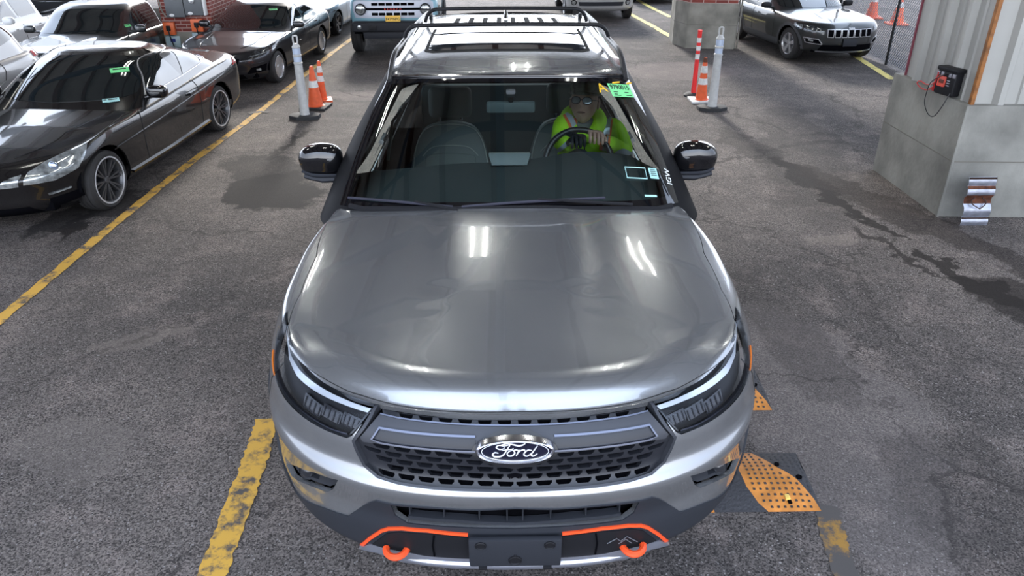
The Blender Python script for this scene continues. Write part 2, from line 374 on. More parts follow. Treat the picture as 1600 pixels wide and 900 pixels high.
# ---------------------------------------------------------------- ground
def asphalt():
    m = bpy.data.materials.new('asphalt'); m.use_nodes = True; nt = m.node_tree; b = nt.nodes['Principled BSDF']; L = nt.links
    t = nt.nodes.new('ShaderNodeTexCoord')
    def N(sc, det=4, rough=.6, vec=None):
        n = nt.nodes.new('ShaderNodeTexNoise'); n.inputs['Scale'].default_value = sc; n.inputs['Detail'].default_value = det; n.inputs['Roughness'].default_value = rough
        L.new(vec or t.outputs['Object'], n.inputs['Vector']); return n.outputs['Fac']
    def ramp(v, p0, c0, p1, c1):
        r = nt.nodes.new('ShaderNodeValToRGB'); r.color_ramp.elements[0].position = p0; r.color_ramp.elements[1].position = p1
        r.color_ramp.elements[0].color = (*c0, 1); r.color_ramp.elements[1].color = (*c1, 1); L.new(v, r.inputs[0]); return r.outputs[0]
    def mixc(a, b_, f, mode='MIX'):
        x = nt.nodes.new('ShaderNodeMixRGB'); x.blend_type = mode
        if isinstance(f, float): x.inputs[0].default_value = f
        else: L.new(f, x.inputs[0])
        for i, v in ((1, a), (2, b_)):
            if isinstance(v, tuple): x.inputs[i].default_value = (*v, 1)
            else: L.new(v, x.inputs[i])
        return x.outputs[0]
    def math_(op, a, b_=0.0, c=None):
        x = nt.nodes.new('ShaderNodeMath'); x.operation = op
        for i, v in enumerate((a, b_, c)):
            if v is None: continue
            if isinstance(v, (float, int)): x.inputs[i].default_value = v
            else: L.new(v, x.inputs[i])
        x.use_clamp = op in ('SMOOTHSTEP',); return x.outputs[0]
    base = ramp(N(0.55, 6, .65), .35, (.060, .055, .053), .68, (.135, .119, .109))
    warm = ramp(N(2.6, 5, .7), .5, (0, 0, 0), .72, (1, 1, 1))
    base = mixc(base, (.215, .180, .165), mixc(warm, (.55, .55, .55), 1.0, 'MULTIPLY'))
    vo = nt.nodes.new('ShaderNodeTexVoronoi'); vo.inputs['Scale'].default_value = 150; L.new(t.outputs['Object'], vo.inputs['Vector'])
    sp = nt.nodes.new('ShaderNodeSeparateColor'); L.new(vo.outputs['Color'], sp.inputs[0])
    agg = ramp(sp.outputs[0], .0, (.18, .18, .19), 1.0, (1.95, 1.9, 1.88))
    base = mixc(base, agg, .85, 'MULTIPLY')
    light = ramp(sp.outputs[1], .972, (0, 0, 0), .99, (1, 1, 1)); base = mixc(base, (.27, .25, .24), light)
    # stains and patches, with shade under cars and far glare painted in: (x, y, rx, ry, angle, darkness)
    sx = nt.nodes.new('ShaderNodeSeparateXYZ')
    warp = nt.nodes.new('ShaderNodeTexNoise'); warp.inputs['Scale'].default_value = 1.7; warp.inputs['Detail'].default_value = 7; warp.inputs['Roughness'].default_value = .68
    L.new(t.outputs['Object'], warp.inputs['Vector'])
    wv = nt.nodes.new('ShaderNodeVectorMath'); wv.operation = 'MULTIPLY_ADD'; L.new(warp.outputs['Color'], wv.inputs[0]); wv.inputs[1].default_value = (.9, .9, 0); L.new(t.outputs['Object'], wv.inputs[2])
    sub = nt.nodes.new('ShaderNodeVectorMath'); sub.operation = 'SUBTRACT'; L.new(wv.outputs[0], sub.inputs[0]); sub.inputs[1].default_value = (.45, .45, 0)
    L.new(sub.outputs[0], sx.inputs[0])
    X, Y = sx.outputs[0], sx.outputs[1]
    def blob(cx, cy, rx, ry, ang):
        ca, sa = math.cos(ang), math.sin(ang)
        dx = math_('SUBTRACT', X, cx); dy = math_('SUBTRACT', Y, cy)
        a = math_('ADD', math_('MULTIPLY', dx, ca/rx), math_('MULTIPLY', dy, sa/rx)); c = math_('ADD', math_('MULTIPLY', dx, -sa/ry), math_('MULTIPLY', dy, ca/ry))
        d = math_('ADD', math_('MULTIPLY', a, a), math_('MULTIPLY', c, c))
        r = nt.nodes.new('ShaderNodeMapRange'); r.inputs[1].default_value = 1.15; r.inputs[2].default_value = .8; r.inputs[3].default_value = 0; r.inputs[4].default_value = 1; L.new(d, r.inputs[0]); return r.outputs[0]
    for (x0, y0, x1, y1, wd, k) in CRACKS_AND_SHADE:
        a = gnd(x0, y0); b2 = gnd(x1, y1); L_ = (b2-a).length; base = mixc(base, (.02, .017, .016), math_('MULTIPLY', blob((a.x+b2.x)/2, (a.y+b2.y)/2, L_*.62, wd, math.atan2(b2.y-a.y, b2.x-a.x)), k))
    for (px, py, rx, ry, an, k, col) in STAINS_SHADE_GLARE:
        g = gnd(px, py); base = mixc(base, col, math_('MULTIPLY', blob(g.x, g.y, rx, ry, an), k))
    # cracks
    cr = nt.nodes.new('ShaderNodeTexVoronoi'); cr.feature = 'DISTANCE_TO_EDGE'; cr.inputs['Scale'].default_value = .42; L.new(sub.outputs[0], cr.inputs['Vector'])
    cm = ramp(cr.outputs['Distance'], .0035, (1, 1, 1), .007, (0, 0, 0)); cm = mixc(cm, N(1.3, 3), 1.0, 'MULTIPLY')
    base = mixc(base, (.02, .018, .018), cm)
    L.new(base, b.inputs['Base Color']); b.inputs['Roughness'].default_value = .82; b.inputs['Specular IOR Level'].default_value = .12
    bp = nt.nodes.new('ShaderNodeBump'); bp.inputs['Strength'].default_value = .55; bp.inputs['Distance'].default_value = .008; L.new(sp.outputs[0], bp.inputs['Height']); L.new(bp.outputs[0], b.inputs['Normal'])
    return m
DK = (.022, .020, .020)
STAINS_SHADE_GLARE = [(428, 300, .40, .60, .5, .95, DK), (405, 262, .33, .5, .9, .7, DK), (1250, 240, .45, 2.2, -.25, .35, DK), (1590, 470, .25, .45, 0, .8, (.02, .017, .016)),
          (1400, 330, .18, 1.6, .35, .6, (.028, .022, .02)), (140, 330, .25, .6, -.3, .8, DK), (590, 82, 1.3, .8, 0, .35, DK), (1290, 640, .5, 1.2, .0, .35, (.17, .15, .145)),  # dark patches under the coupe and the off-roader are painted shade
          (230, 520, .22, .12, .4, .4, (.2, .17, .15)), (1300, 380, .25, .12, 0, .4, (.2, .17, .15)), (1240, 80, .9, 1.0, 0, .4, DK), (1560, 780, .5, .5, 0, .35, DK), (1230, 520, .25, .9, .1, .3, DK),  # dark patch under the grey crossover is painted shade
          (120, 700, .3, .25, 0, .3, (.19, .165, .15)), (640, 150, 1.2, .35, 0, .3, (.25, .2, .19)), (1060, 110, 1.0, .6, .2, .3, (.25, .2, .19))]  # last two patches are pinkish glare painted into the far asphalt
CRACKS_AND_SHADE = [(1130, 205, 1230, 262, .22, .5), (1215, 250, 1300, 305, .16, .8), (1290, 300, 1350, 345, .09, .95), (1345, 340, 1420, 372, .06, .9), (1340, 360, 1470, 425, .05, .8), (1450, 395, 1540, 440, .07, .9), (1500, 430, 1610, 480, .12, .9), (100, 372, 160, 325, .06, .9), (410, 250, 480, 205, .05, .8)]  # last two streaks paint shade under the coupe and the left post's shadow
bm = bmesh.new(); bmesh.ops.create_grid(bm, x_segments=1, y_segments=1, size=1); bmesh.ops.scale(bm, vec=(34, 38, 1), verts=bm.verts); bmesh.ops.translate(bm, vec=(0, 25, 0), verts=bm.verts)
tag(bobj('floor', bm, asphalt(), sharp=None), kind='structure')

def wornpaint(name, col, thr=.46, sc=5):
    m = bpy.data.materials.new(name); m.use_nodes = True; nt = m.node_tree; b = nt.nodes['Principled BSDF']; L = nt.links
    t = nt.nodes.new('ShaderNodeTexCoord'); n = nt.nodes.new('ShaderNodeTexNoise'); n.inputs['Scale'].default_value = sc; n.inputs['Detail'].default_value = 10; n.inputs['Roughness'].default_value = .75
    L.new(t.outputs['Object'], n.inputs['Vector']); r = nt.nodes.new('ShaderNodeValToRGB'); r.color_ramp.elements[0].position = thr; r.color_ramp.elements[1].position = thr+.1
    r.color_ramp.elements[0].color = (.07, .063, .06, 1); r.color_ramp.elements[1].color = (*col, 1)
    L.new(n.outputs['Fac'], r.inputs[0]); L.new(r.outputs[0], b.inputs['Base Color']); b.inputs['Roughness'].default_value = .8
    return m
YEL = wornpaint('yellow_paint', srgb(200, 155, 62), .395, 6); YEL2 = wornpaint('faded_yellow_paint', srgb(150, 112, 48), .50, 5); YELF = wornpaint('pale_yellow_paint', srgb(222, 205, 120), .36, 5)
def line_on_ground(name, pts, wd, m, label, z=.004):
    bm = bmesh.new(); P = smooth_path([Vector((*p[:2], 0)) for p in pts], 14)
    vs = []
    for i, p in enumerate(P):
        d = (P[min(i+1, len(P)-1)]-P[max(i-1, 0)]).normalized(); n = Vector((-d.y, d.x, 0)); j = lambda: random.uniform(-.008, .008)
        vs.append((bm.verts.new(p+n*(wd/2+j())), bm.verts.new(p-n*(wd/2+j()))))
    for a, b in zip(vs, vs[1:]): bm.faces.new((a[0], b[0], b[1], a[1]))
    bmesh.ops.translate(bm, vec=(0, 0, z), verts=bm.verts)
    o = bobj(name, bm, m, sharp=None); tag(o, label, 'parking line'); return o
G2 = lambda *q: [tuple(gnd(*p))[:2] for p in q]
line_on_ground('parking_line', G2((-60, 556), (0, 500), (95, 420), (190, 341), (300, 253), (400, 179), (470, 122), (545, 64), (640, 0)), .09, YEL, 'long worn yellow parking line running beside the black coupe', .004)
line_on_ground('parking_line', G2((318, 930), (345, 862), (378, 775), (403, 705), (418, 655)), .125, YEL, 'short orange-yellow lane line leading under the left headlight of the silver SUV', .005)
line_on_ground('parking_line', G2((1330, 925), (1312, 870), (1297, 820), (1290, 790)), .11, YEL2, 'faded almost erased yellow line below the rubber speed hump', .003)
line_on_ground('parking_line', G2((1052, 60), (1018, 40), (985, 22), (950, 0)), .12, YELF, 'pale yellow line left of the concrete and brick column', .004)
line_on_ground('parking_line', G2((1048, 27), (1010, 8), (990, -4)), .12, YELF, 'pale yellow line passing behind the concrete and brick column', .004)
line_on_ground('parking_line', G2((1394, 124), (1375, 112), (1345, 93), (1300, 62)), .12, YELF, 'pale yellow line beside the chain-link fence', .004)
line_on_ground('parking_line', G2((388, 178), (405, 175), (420, 176)), .07, YEL2, 'small splash of yellow paint beside the long parking line', .005)

# ---------------------------------------------------------------- canopy roof
M_deck = mat('roof_deck', (.46, .43, .39), .7, noise=.15, nscale=2)
M_rust = mat('rust_primer_steel', (.10, .035, .022), .6, noise=.3); M_blue = mat('dark_blue_steel', (.02, .035, .06), .5)
M_tube = mat('lamp_tube', (1, 1, 1), .5, emis=(1, 1, .92), estr=30); M_wht = mat('white_enamel', (.75, .75, .75), .4)
RZ, RX0, RX1, RY0, RY1 = 5.6, -10.8, 7.0, -2.0, 18.5
bm = bmesh.new(); box(bm, ((RX0+RX1)/2, (RY0+RY1)/2, RZ+.45), (RX1-RX0, RY1-RY0, .12))
tag(bobj('ceiling', bm, M_deck), kind='structure')
k = 0
for x in np.arange(RX0+.6, RX1, 1.25):
    bm = bmesh.new(); box(bm, (x, (RY0+RY1)/2, RZ+.27), (.09, RY1-RY0, .22), .01); box(bm, (x, (RY0+RY1)/2, RZ+.165), (.16, RY1-RY0, .02)); k += 1
    tag(bobj('trim_%d' % k, bm, M_rust), kind='structure')
for y in np.arange(RY0+1.2, RY1, 2.3):
    bm = bmesh.new(); box(bm, ((RX0+RX1)/2, y, RZ+.02), (RX1-RX0, .14, .25), .01); k += 1
    tag(bobj('trim_%d' % k, bm, M_blue), kind='structure')
for (x0, y0, x1, y1) in ((-3.2, 1.0, 1.0, 9.5), (4.6, 1.0, .4, 9.5), (-.1, -3, -.1, 11)):
    bm = bmesh.new(); tube(bm, [(x0, y0, RZ-.2), (x1, y1, RZ-.2)], .07, 10); k += 1
    tag(bobj('trim_%d' % k, bm, M_blue), kind='structure')
lamp0 = None; n = 0
for (x, y) in ((-1.2, 3.6), (1.4, 3.4), (-4.6, 4.5), (4.6, 4.2), (-.5, 7.2), (2.6, 7.4), (-4.4, 8.4), (0.3, 10.4)):
    if lamp0 is None:
        r = empty('ceiling_lamp', (x, y, RZ-.35)); lamp0 = r
        bm = bmesh.new(); box(bm, (0, 0, .05), (.42, 1.25, .06), .015); bobj('housing', bm, M_wht, r)
        for sx in (-.13, .13):
            bm = bmesh.new(); tube(bm, [(sx, -.58, 0), (sx, .58, 0)], .018, 8); bobj('lamp_tube', bm, M_tube, r)
        bm = bmesh.new(); tube(bm, [(0, -.4, .08), (0, -.4, .55)], .008, 6); bobj('hanger', bm, M_wht, r)
        bm = bmesh.new(); tube(bm, [(0, .4, .08), (0, .4, .55)], .008, 6); bobj('hanger', bm, M_wht, r)
    else: r = copy_tree(lamp0); r.location = (x, y, RZ-.35)
    tag(r, 'twin-tube white fluorescent lamp hanging from the canopy roof', 'lamp', 'canopy roof lamps')
# ---------------------------------------------------------------- shared vehicle bits
M_rub = mat('tyre_rubber', (.022, .021, .021), .75, bump=.3, bscale=90); M_blk = mat('black_plastic', (.010, .010, .012), .55, spec=.25); M_blk2 = mat('dark_plastic', (.022, .024, .030), .6, spec=.3)
M_gblk = mat('gloss_black', (.004, .004, .005), .08, 0, 1.0); M_chr = mat('chrome', (.8, .8, .82), .12, 1.0); M_alu = mat('alloy', (.62, .62, .64), .3, .8)
M_dglass = mat('dark_window_glass', (.008, .011, .012), .02, 0, 1.0); M_void = mat('dark_void', (.003, .003, .004), .9, spec=.02)
M_lamp = mat('headlamp_glass', (.30, .31, .33), .12, .4, 1.0, noise=.5, nscale=25); M_rib = mat('reflector_grey', (.03, .03, .035), .3, .2); M_red = mat('red_lens', (.45, .01, .01), .15, 0, 1.0); M_amb = mat('amber_lens', (.8, .2, .02), .15, 0, 1.0)
M_wht2 = mat('white_plastic', (.7, .7, .7), .4)
def wheel(parent, loc, R, wd, rr, ns, mrim, split=False, side=1, spw=.05):
    T = Matrix.Translation(loc) @ Matrix.Rotation(math.pi/2*side, 4, 'Y')
    bm = bmesh.new(); h = wd/2
    lathe(bm, [(rr*.97, -h*.8), (rr, -h), (rr+(R-rr)*.5, -h*1.06), (R-.03, -h*.98), (R-.006, -h*.82), (R, -h*.5), (R, -h*.42), (R-.01, -h*.4), (R-.01, -h*.34), (R, -h*.32), (R, -.01), (R-.01, 0), (R, .01), (R, h*.32), (R-.01, h*.34), (R-.01, h*.4), (R, h*.42), (R, h*.5), (R-.006, h*.82), (R-.03, h*.98), (rr+(R-rr)*.5, h*1.06), (rr, h), (rr*.97, h*.8)], 40)
    bmesh.ops.transform(bm, matrix=T, verts=bm.verts); t = bobj('tyre', bm, M_rub, parent, 40)
    bm = bmesh.new(); lathe(bm, [(rr*.99, h*.95), (rr*.96, h*1.0), (rr*.93, h*.93), (rr*.90, h*.6), (rr*.86, -h*.6)], 40)
    for k in range(ns):
        a = 2*math.pi*k/ns
        for o in ((-.13, .13) if split else (0,)):
            c, s = math.cos(a), math.sin(a); c2, s2 = math.cos(a+o), math.sin(a+o)
            p0 = Vector((c*rr*.12, s*rr*.12, h*.72)); p1 = Vector((c2*rr*.94, s2*rr*.94, h*.86)); d = p1-p0; L = d.length
            ang = math.atan2(d.y, d.x); v = []
            for (lx, ly, lz) in ((0, -spw*.55, 0), (0, spw*.55, 0), (L, spw*.8, 0), (L, -spw*.8, 0)):
                for dz in (0, -.04): v.append(bm.verts.new(p0+Vector((lx*math.cos(ang)-ly*math.sin(ang), lx*math.sin(ang)+ly*math.cos(ang), (lx/L)*(h*.14)+dz))))
            q = v
            for f in ((0, 2, 4, 6), (1, 7, 5, 3), (0, 1, 3, 2), (2, 3, 5, 4), (4, 5, 7, 6), (6, 7, 1, 0)): bm.faces.new([q[i] for i in f])
    lathe(bm, [(.001, h*.82), (rr*.13, h*.82), (rr*.17, h*.72), (rr*.17, h*.5)], 20)
    bmesh.ops.transform(bm, matrix=T, verts=bm.verts); bobj('rim', bm, mrim, t, 40)
    bm = bmesh.new(); lathe(bm, [(.001, h*.2), (rr*.6, h*.2), (rr*.6, h*.1)], 24); lathe(bm, [(.001, -h*.3), (rr*.86, -h*.3)], 24); bmesh.ops.transform(bm, matrix=T, verts=bm.verts); bobj('brake_disc', bm, M_blk2, t)
    return t

# ---------------------------------------------------------------- the silver SUV
P_sil = paint('silver_paint', (.325, .33, .338), .75, .24)
SUV = empty('suv', (0, 0, 0), label='silver SUV with black roof rack and orange front trim driving toward the camera', cat='car')
LV = [(.12, .315, .93, .30, 4.84, .35), (.065, .352, .985, .34, 4.88, .38), (.045, .42, 1.0, .41, 4.90, .45), (.03, .51, 1.005, .50, 4.92, .52), (.028, .58, 1.005, .575, 4.93, .60),
      (.0, .665, .995, .665, 4.93, .70), (-.012, .735, 1.0, .75, 4.92, .80), (.022, .775, .998, .81, 4.90, .86), (.03, .87, .985, .89, 4.88, .94), (.055, .925, .97, .96, 4.86, 1.0),
      (.10, .968, .952, 1.01, 4.85, 1.05), (.135, .985, .925, 1.04, 4.84, 1.08)]
SPN = [(.1, 1.032), (.135, 1.040), (.2, 1.048), (.35, 1.062), (.6, 1.088), (1.0, 1.13), (1.46, 1.168), (2.0, 1.17), (4.9, 1.12)]
def hood_cap(x, y, W):
    z = lerp_tab(SPN, y); e = lerp_tab([(.1, 0.0), (.5, .045), (1.0, .065), (1.6, .075), (4.9, .05)], y)
    q = np.abs(x)/W; z = z-e*q**2.2
    b = .6*np.clip((y-.40)/.35, 0, 1)*np.clip((1.60-y)/.1, 0, 1); f = np.clip((.36-.03*(1.4-y)-np.abs(x))/.09, 0, 1); f = f*f*(3-2*f)
    z = z+.012*b*f
    g = np.clip((np.abs(x)-.62)/.05, 0, 1)*np.clip((.86-np.abs(x))/.10, 0, 1)*np.clip((y-.5)/.3, 0, 1)
    yy = np.clip((1.055-y)/.92, 0, 1.2); r = (np.clip(q, 0, 1.2)**2.55+yy**2.55)**(1/2.55); d = np.clip((1-r)*.92, 0, 1); am = np.interp(y, [.4, 1.0, 1.5], [.055, .035, 0.0])*(1-.85*np.clip((q-.60)/.3, 0, 1))
    t = np.clip((.09-d)/.09, 0, 1)
    return z-am*t**1.6
BS = shell_body(LV, (.85, .8), .92, 2.55, .7, 3.2, hood_cap, nu=260, nv=150, spine=(.95, 4.0), taper=(.13, 1.15, 2.0, .72, 1.0))
# cabin shell
def cabin(levels, Lf, nf, Lr, nr, roof, nu=220, nv=90, spine=(2.6, 4.2), capn=(.06, .15, .3, .5, .75, 1.0), taper=None):
    "levels: (yf, z, W, yr, zdrop)"
    rows = []; ul = 0
    for (yf, z, W, yr, zd) in levels:
        o, L = outline(yf, yr, W, Lf, nf, Lr, nr, nu); ul = max(ul, L)
        tq = np.clip((o[:, 1]-taper[1])/(taper[2]-taper[1]), 0, 1) if taper else 0
        rows.append(np.stack([o[:, 0]*(1-(taper[0] if taper else 0)*tq*tq*(3-2*tq)), o[:, 1], z-zd*(np.abs(o[:, 0])/W)**2], 1))
    last = rows[-1]; W = levels[-1][2]; zl = last[:, 2]
    for c in capn:
        ys = np.clip(last[:, 1], *spine); x = last[:, 0]*(1-c); y = last[:, 1]*(1-c)+ys*c
        k = min(1, c/.22); k = k*(2-k); rows.append(np.stack([x, y, zl*(1-k)+(lerp_tab(roof, y)-.035*(np.abs(x)/W)**3)*k], 1))
    return Surf(rows, ul, nv)
GS = cabin([(1.36, 1.06, .985, 4.85, .03), (1.46, 1.168, .955, 4.80, .055), (1.75, 1.42, .85, 4.66, .05), (1.94, 1.575, .76, 4.52, .035), (2.035, 1.65, .712, 4.42, .025), (2.075, 1.674, .69, 4.36, .022)], .5, 2.8, .4, 3.2,
           [(1.9, 1.655), (2.1, 1.678), (2.35, 1.700), (2.7, 1.716), (3.0, 1.72), (3.4, 1.715), (4.4, 1.65)], taper=(.08, 1.7, 2.9))
# holes traced on the photo (left half or right half), mapped on to the shell
C = BS.C
hl = C([(449, 486), (441, 505), (433, 530), (429, 560), (432, 592), (446, 622), (476, 652), (510, 672), (543, 684), (550, 681), (588, 633), (545, 618), (505, 597), (478, 573), (462, 548), (453, 515)])
gr = C([(804, 648), (860, 647), (930, 641), (985, 633), (1020, 626), (1057, 684), (1040, 722), (1020, 738), (985, 750), (930, 759), (870, 764), (804, 766)])
gr[0] = (0, gr[0][1]); gr[-1] = (0, gr[-1][1])
lg = C([(804, 797), (860, 795), (930, 790), (998, 783), (990, 800), (972, 812), (900, 820), (804, 824)]); lg[0] = (0, lg[0][1]); lg[-1] = (0, lg[-1][1])
fog = C([(447, 724), (462, 728), (490, 738), (528, 750), (521, 764), (512, 769), (480, 757), (456, 744)])
arch = lambda cy, r=.43: BS.S([(cy+r*math.cos(a), max(.40+r*math.sin(a), .30)) for a in np.linspace(-.25, math.pi+.25, 30)])
def archhole(S, cy, cz, r, zmin):
    P = S.S([(cy+r*math.cos(a), max(cz+r*math.sin(a), zmin)) for a in np.linspace(math.pi+.3, -.3, 30)])
    u0, u1 = P[0][0], P[-1][0]; return [(u0, 0.004)]+P+[(u1, 0.004)]
AR = [archhole(BS, .96, .40, .43, .34), archhole(BS, 3.90, .40, .43, .34)]
hoodT = C([(804, 643), (900, 641), (985, 629), (1040, 612), (1095, 586), (1130, 560), (1147, 535), (1146, 500), (1125, 452), (1098, 395), (1066, 318)]); hoodT[0] = (0, hoodT[0][1])
cowl = BS.T([(.84, 1.70), (.78, 1.64), (.6, 1.56), (.4, 1.51), (.2, 1.485)])
uc = BS.T([(.01, 1.48)])[0][0]
hood_poly = hoodT+cowl+[(uc, BS.V), (0, BS.V)]
rim = BS.T([(.87, 1.8), (.90, 2.6), (.90, 3.6), (.86, 4.5), (.5, 4.66), (.2, 4.68)])
body_poly = [(0, 0), (BS.U, 0), (BS.U, rim[-1][1])]+rim[::-1]+cowl+[(uc, BS.V), (0, BS.V)]
body = patch('body', BS, body_poly, [hl, gr, lg, fog]+AR, P_sil, SUV, step=.03, estep=.018, thick=.02)
patch('hood', BS, hood_poly, [], P_sil, SUV, step=.025, estep=.018, off=.004, thick=.004)
M_gap = mat('panel_gap', (.008, .008, .008), .8)
strip('hood_seam', BS, hoodT, .011, M_gap, SUV, off=.0015)
# doors (left and right, front and rear): thin panels lying on the flank
for (ya, yb) in ((1.45, 2.62), (2.66, 3.50)):
    dp = BS.S([(ya, .42), (ya-.03, .8), (ya+.02, 1.02), (yb, 1.03), (yb+.02, .8), (yb, .42)])
    for sd_ in (1, -1):
        d = patch('door', BS, dp, [], P_sil, SUV, step=.05, off=.004, thick=.006, side=sd_)
        h = BS.S([(yb-.22, .93), (yb-.05, .93), (yb-.05, .955), (yb-.22, .955)]); patch('door_handle', BS, h, [], P_sil, d, step=.02, off=.03, thick=.03, side=sd_)
for (cy, sg) in ((.96, 1), (.96, -1), (3.90, 1), (3.90, -1)):
    wheel(SUV, (sg*.865, cy, .385), .385, .24, .25, 5, mat('dark_alloy', (.08, .08, .085), .35, 1), True, sg)
bm = bmesh.new(); box(bm, (0, 2.4, .40), (1.5, 4.3, .1), .03); bobj('underbody', bm, M_void, SUV)
bm = bmesh.new(); box(bm, (0, .55, .68), (1.35, .1, .5), .02); bobj('radiator', bm, M_void, SUV)
# wheel wells
for sg in (1, -1):
    for cy in (.96, 3.90):
        bm = bmesh.new(); tube(bm, [(sg*.50, cy+.47*math.cos(a), .40+.47*math.sin(a)) for a in np.linspace(0, math.pi, 14)], .02, 4)
        bm.free(); bm = bmesh.new()
        P = [(cy+.46*math.cos(a), .40+.46*math.sin(a)) for a in np.linspace(.12, math.pi-.12, 16)]
        A = [bm.verts.new((sg*.55, y, z)) for y, z in P]; B_ = [bm.verts.new((sg*.90, y, z)) for y, z in P]
        for i in range(15): bm.faces.new((A[i], A[i+1], B_[i+1], B_[i]))
        bm.faces.new(A); bobj('wheel_well', bm, M_void, SUV)

# ---- grille
M_gbar = mat('grille_grey', (.045, .047, .055), .38, .35, .0, spec=.4); M_gdk = mat('grille_dark', (.02, .021, .026), .38, .2); M_navy = mat('badge_navy', (.004, .005, .02), .12, 0, 1.0)
def zc(L): L = list(L); L[0] = (0, L[0][1]); L[-1] = (0, L[-1][1]); return L
grille = empty('grille'); grille.parent = SUV
patch('grille_recess', BS, zc(C([(804, 644), (930, 637), (1023, 622), (1062, 684), (1043, 727), (1018, 744), (930, 764), (804, 770)])), [], M_void, grille, step=.05, off=-.05)
XT = [804, 860, 920, 965, 1000, 1020, 1040, 1056]
A_ = [713, 709.5, 703.5, 698, 692, 688, 685, 684]; B_y = [763, 761, 757, 751, 745, 738, 724, 690]
cA = lambda x: np.interp(x, XT, A_); cB = lambda x: np.interp(x, XT, B_y)
mesh_out = zc(C([(x, cA(x)-3) for x in (804, 860, 920, 965, 1000, 1020, 1040, 1057)]+[(x, cB(x)+3) for x in (1057, 1041, 1020, 1000, 965, 920, 860, 804)]))
holes = []
rows_ = [.04, .26, .45, .63, .80, .965]
for r in range(5):
    for k in range(-1, 9):
        xc = 804+31*k+(15.5 if r % 2 == 0 else 0)
        if r == 0 and xc < 850: continue
        def pt(dx, f): 
            x = xc+dx; t = rows_[r]+(rows_[r+1]-rows_[r])*f; xx = x+(x-804)*(.055*(1-t)); return (xx, cA(xx)+(cB(xx)-cA(xx))*t)
        q = [pt(-12.5, .14), pt(12.5, .14), pt(12.5, .45), pt(8.5, .82), pt(-8.5, .82), pt(-12.5, .45)]
        if max(p[0] for p in q) > 1052-(r*5.0): continue
        if xc < 803: continue
        if min(p[0] for p in q) < 804:
            q = [(max(p[0], 804.0), p[1]) for p in q]; hq = C(q); hq = [((0.0 if abs(p[0]-804) < .01 else h[0]), h[1]) for p, h in zip(q, hq)]
            q2 = [h for i, h in enumerate(hq) if i == 0 or h != hq[i-1]]
            holes.append(q2)
        else: holes.append(C(q))
patch('grille_mesh', BS, mesh_out, [h for h in holes if min(p[0] for p in h) > .001], M_gdk, grille, step=.03, estep=.012, off=-.018, thick=.022)
# half cells on the centre line
for h in holes:
    if min(p[0] for p in h) <= .001: patch('grille_cell', BS, h, [], M_void, grille, step=.02, off=-.0165)
VX = [804, 860, 930, 985, 1012]; VT = [651, 650, 644, 636, 630]; VB = [665, 663, 657, 649, 642]
vt = lambda x: np.interp(x, VX, VT); vb = lambda x: np.interp(x, VX, VB)
vh = []
for k in range(7):
    xa = 804+15.5+31*k-10.5-(0 if k else 5); xb = xa+22+(5 if k == 0 else 0)
    if k == 0: xa = 809
    if xb > 1010: break
    vh.append(C([(xa, vt(xa)+3), (xb, vt(xb)+3), (xb-1, vb(xb)-5), (xb-5, vb(xb)-2), (xa+5, vb(xa)-2), (xa+1, vb(xa)-5)]))
patch('vent_row', BS, zc(C([(x, vt(x)) for x in VX]+[(x, vb(x)+1) for x in VX[::-1]])), vh, M_gdk, grille, step=.03, estep=.01, off=-.02, thick=.03)
bar = patch('grille_bar', BS, zc(C([(804, 665), (860, 663), (930, 657), (985, 649), (1013, 641), (1030, 660), (1046, 679), (1041, 686), (1020, 689), (1000, 693), (965, 699), (920, 704), (860, 710), (804, 714)])), [], M_gbar, grille, step=.02, off=-.004, thick=.03)
for s_ in (1, -1):
    patch('bar_inset', BS, C([(866, 685), (940, 679.5), (1012, 668.5), (1021, 679), (1010, 683), (940, 693.5), (866, 700)]), [], M_gdk, bar, step=.02, off=-.001, thick=.003, side=s_)
    strip('bar_ridge', BS, C([(866, 681), (940, 675.5), (1014, 664), (1026, 681), (1012, 687), (940, 698), (866, 704)]), .008, mat('satin_steel', (.13, .14, .18), .3, 1), bar, off=.006, thick=.008, side=s_)
    strip('grille_frame', BS, C([(1016, 628), (1026, 643), (1040, 665), (1055, 684), (1048, 702), (1038, 722), (1018, 740), (985, 751), (930, 760), (870, 764.5)])+[(0, gr[-1][1]-.002)], .012, M_gbar, grille, off=.001, thick=.03, side=s_)
strip('bar_lip', BS, zc(C([(804, 664)]+[(x, vb(x)) for x in (860, 930, 985, 1012)]))[:-1]+C([(1012, 642)]), .005, mat('satin_steel', (.13, .14, .18), .3, 1), bar, off=.004, thick=.006)
# badge surround and oval badge
patch('badge_surround', BS, zc(C([(804, 667), (822, 669), (845, 679), (868, 694), (873, 703), (868, 712), (850, 722), (830, 727), (804, 728)])), [], mat('badge_surround', (.015, .015, .017), .3), grille, step=.015, off=.003, thick=.02)
BT = Matrix.Translation((0, .014, .908)) @ Matrix.Rotation(math.radians(96), 4, 'X')
badge = empty('badge'); badge.parent = SUV
bm = bmesh.new(); lathe(bm, [(1.0, -.02), (1.0, .002), (.985, .008), (.955, .010), (.92, .006), (.90, .001)], 64, Matrix.Diagonal((.129, .053, 1, 1))); bmesh.ops.transform(bm, matrix=BT, verts=bm.verts); bobj('badge_ring', bm, mat('badge_chrome', (.75, .75, .8), .22, 1), badge, 50)
bm = bmesh.new(); lathe(bm, [(.0001, .0045), (.5, .004), (.91, .001)], 64, Matrix.Diagonal((.129, .053, 1, 1))); bmesh.ops.transform(bm, matrix=BT, verts=bm.verts); bobj('badge_plate', bm, M_navy, badge, 50)
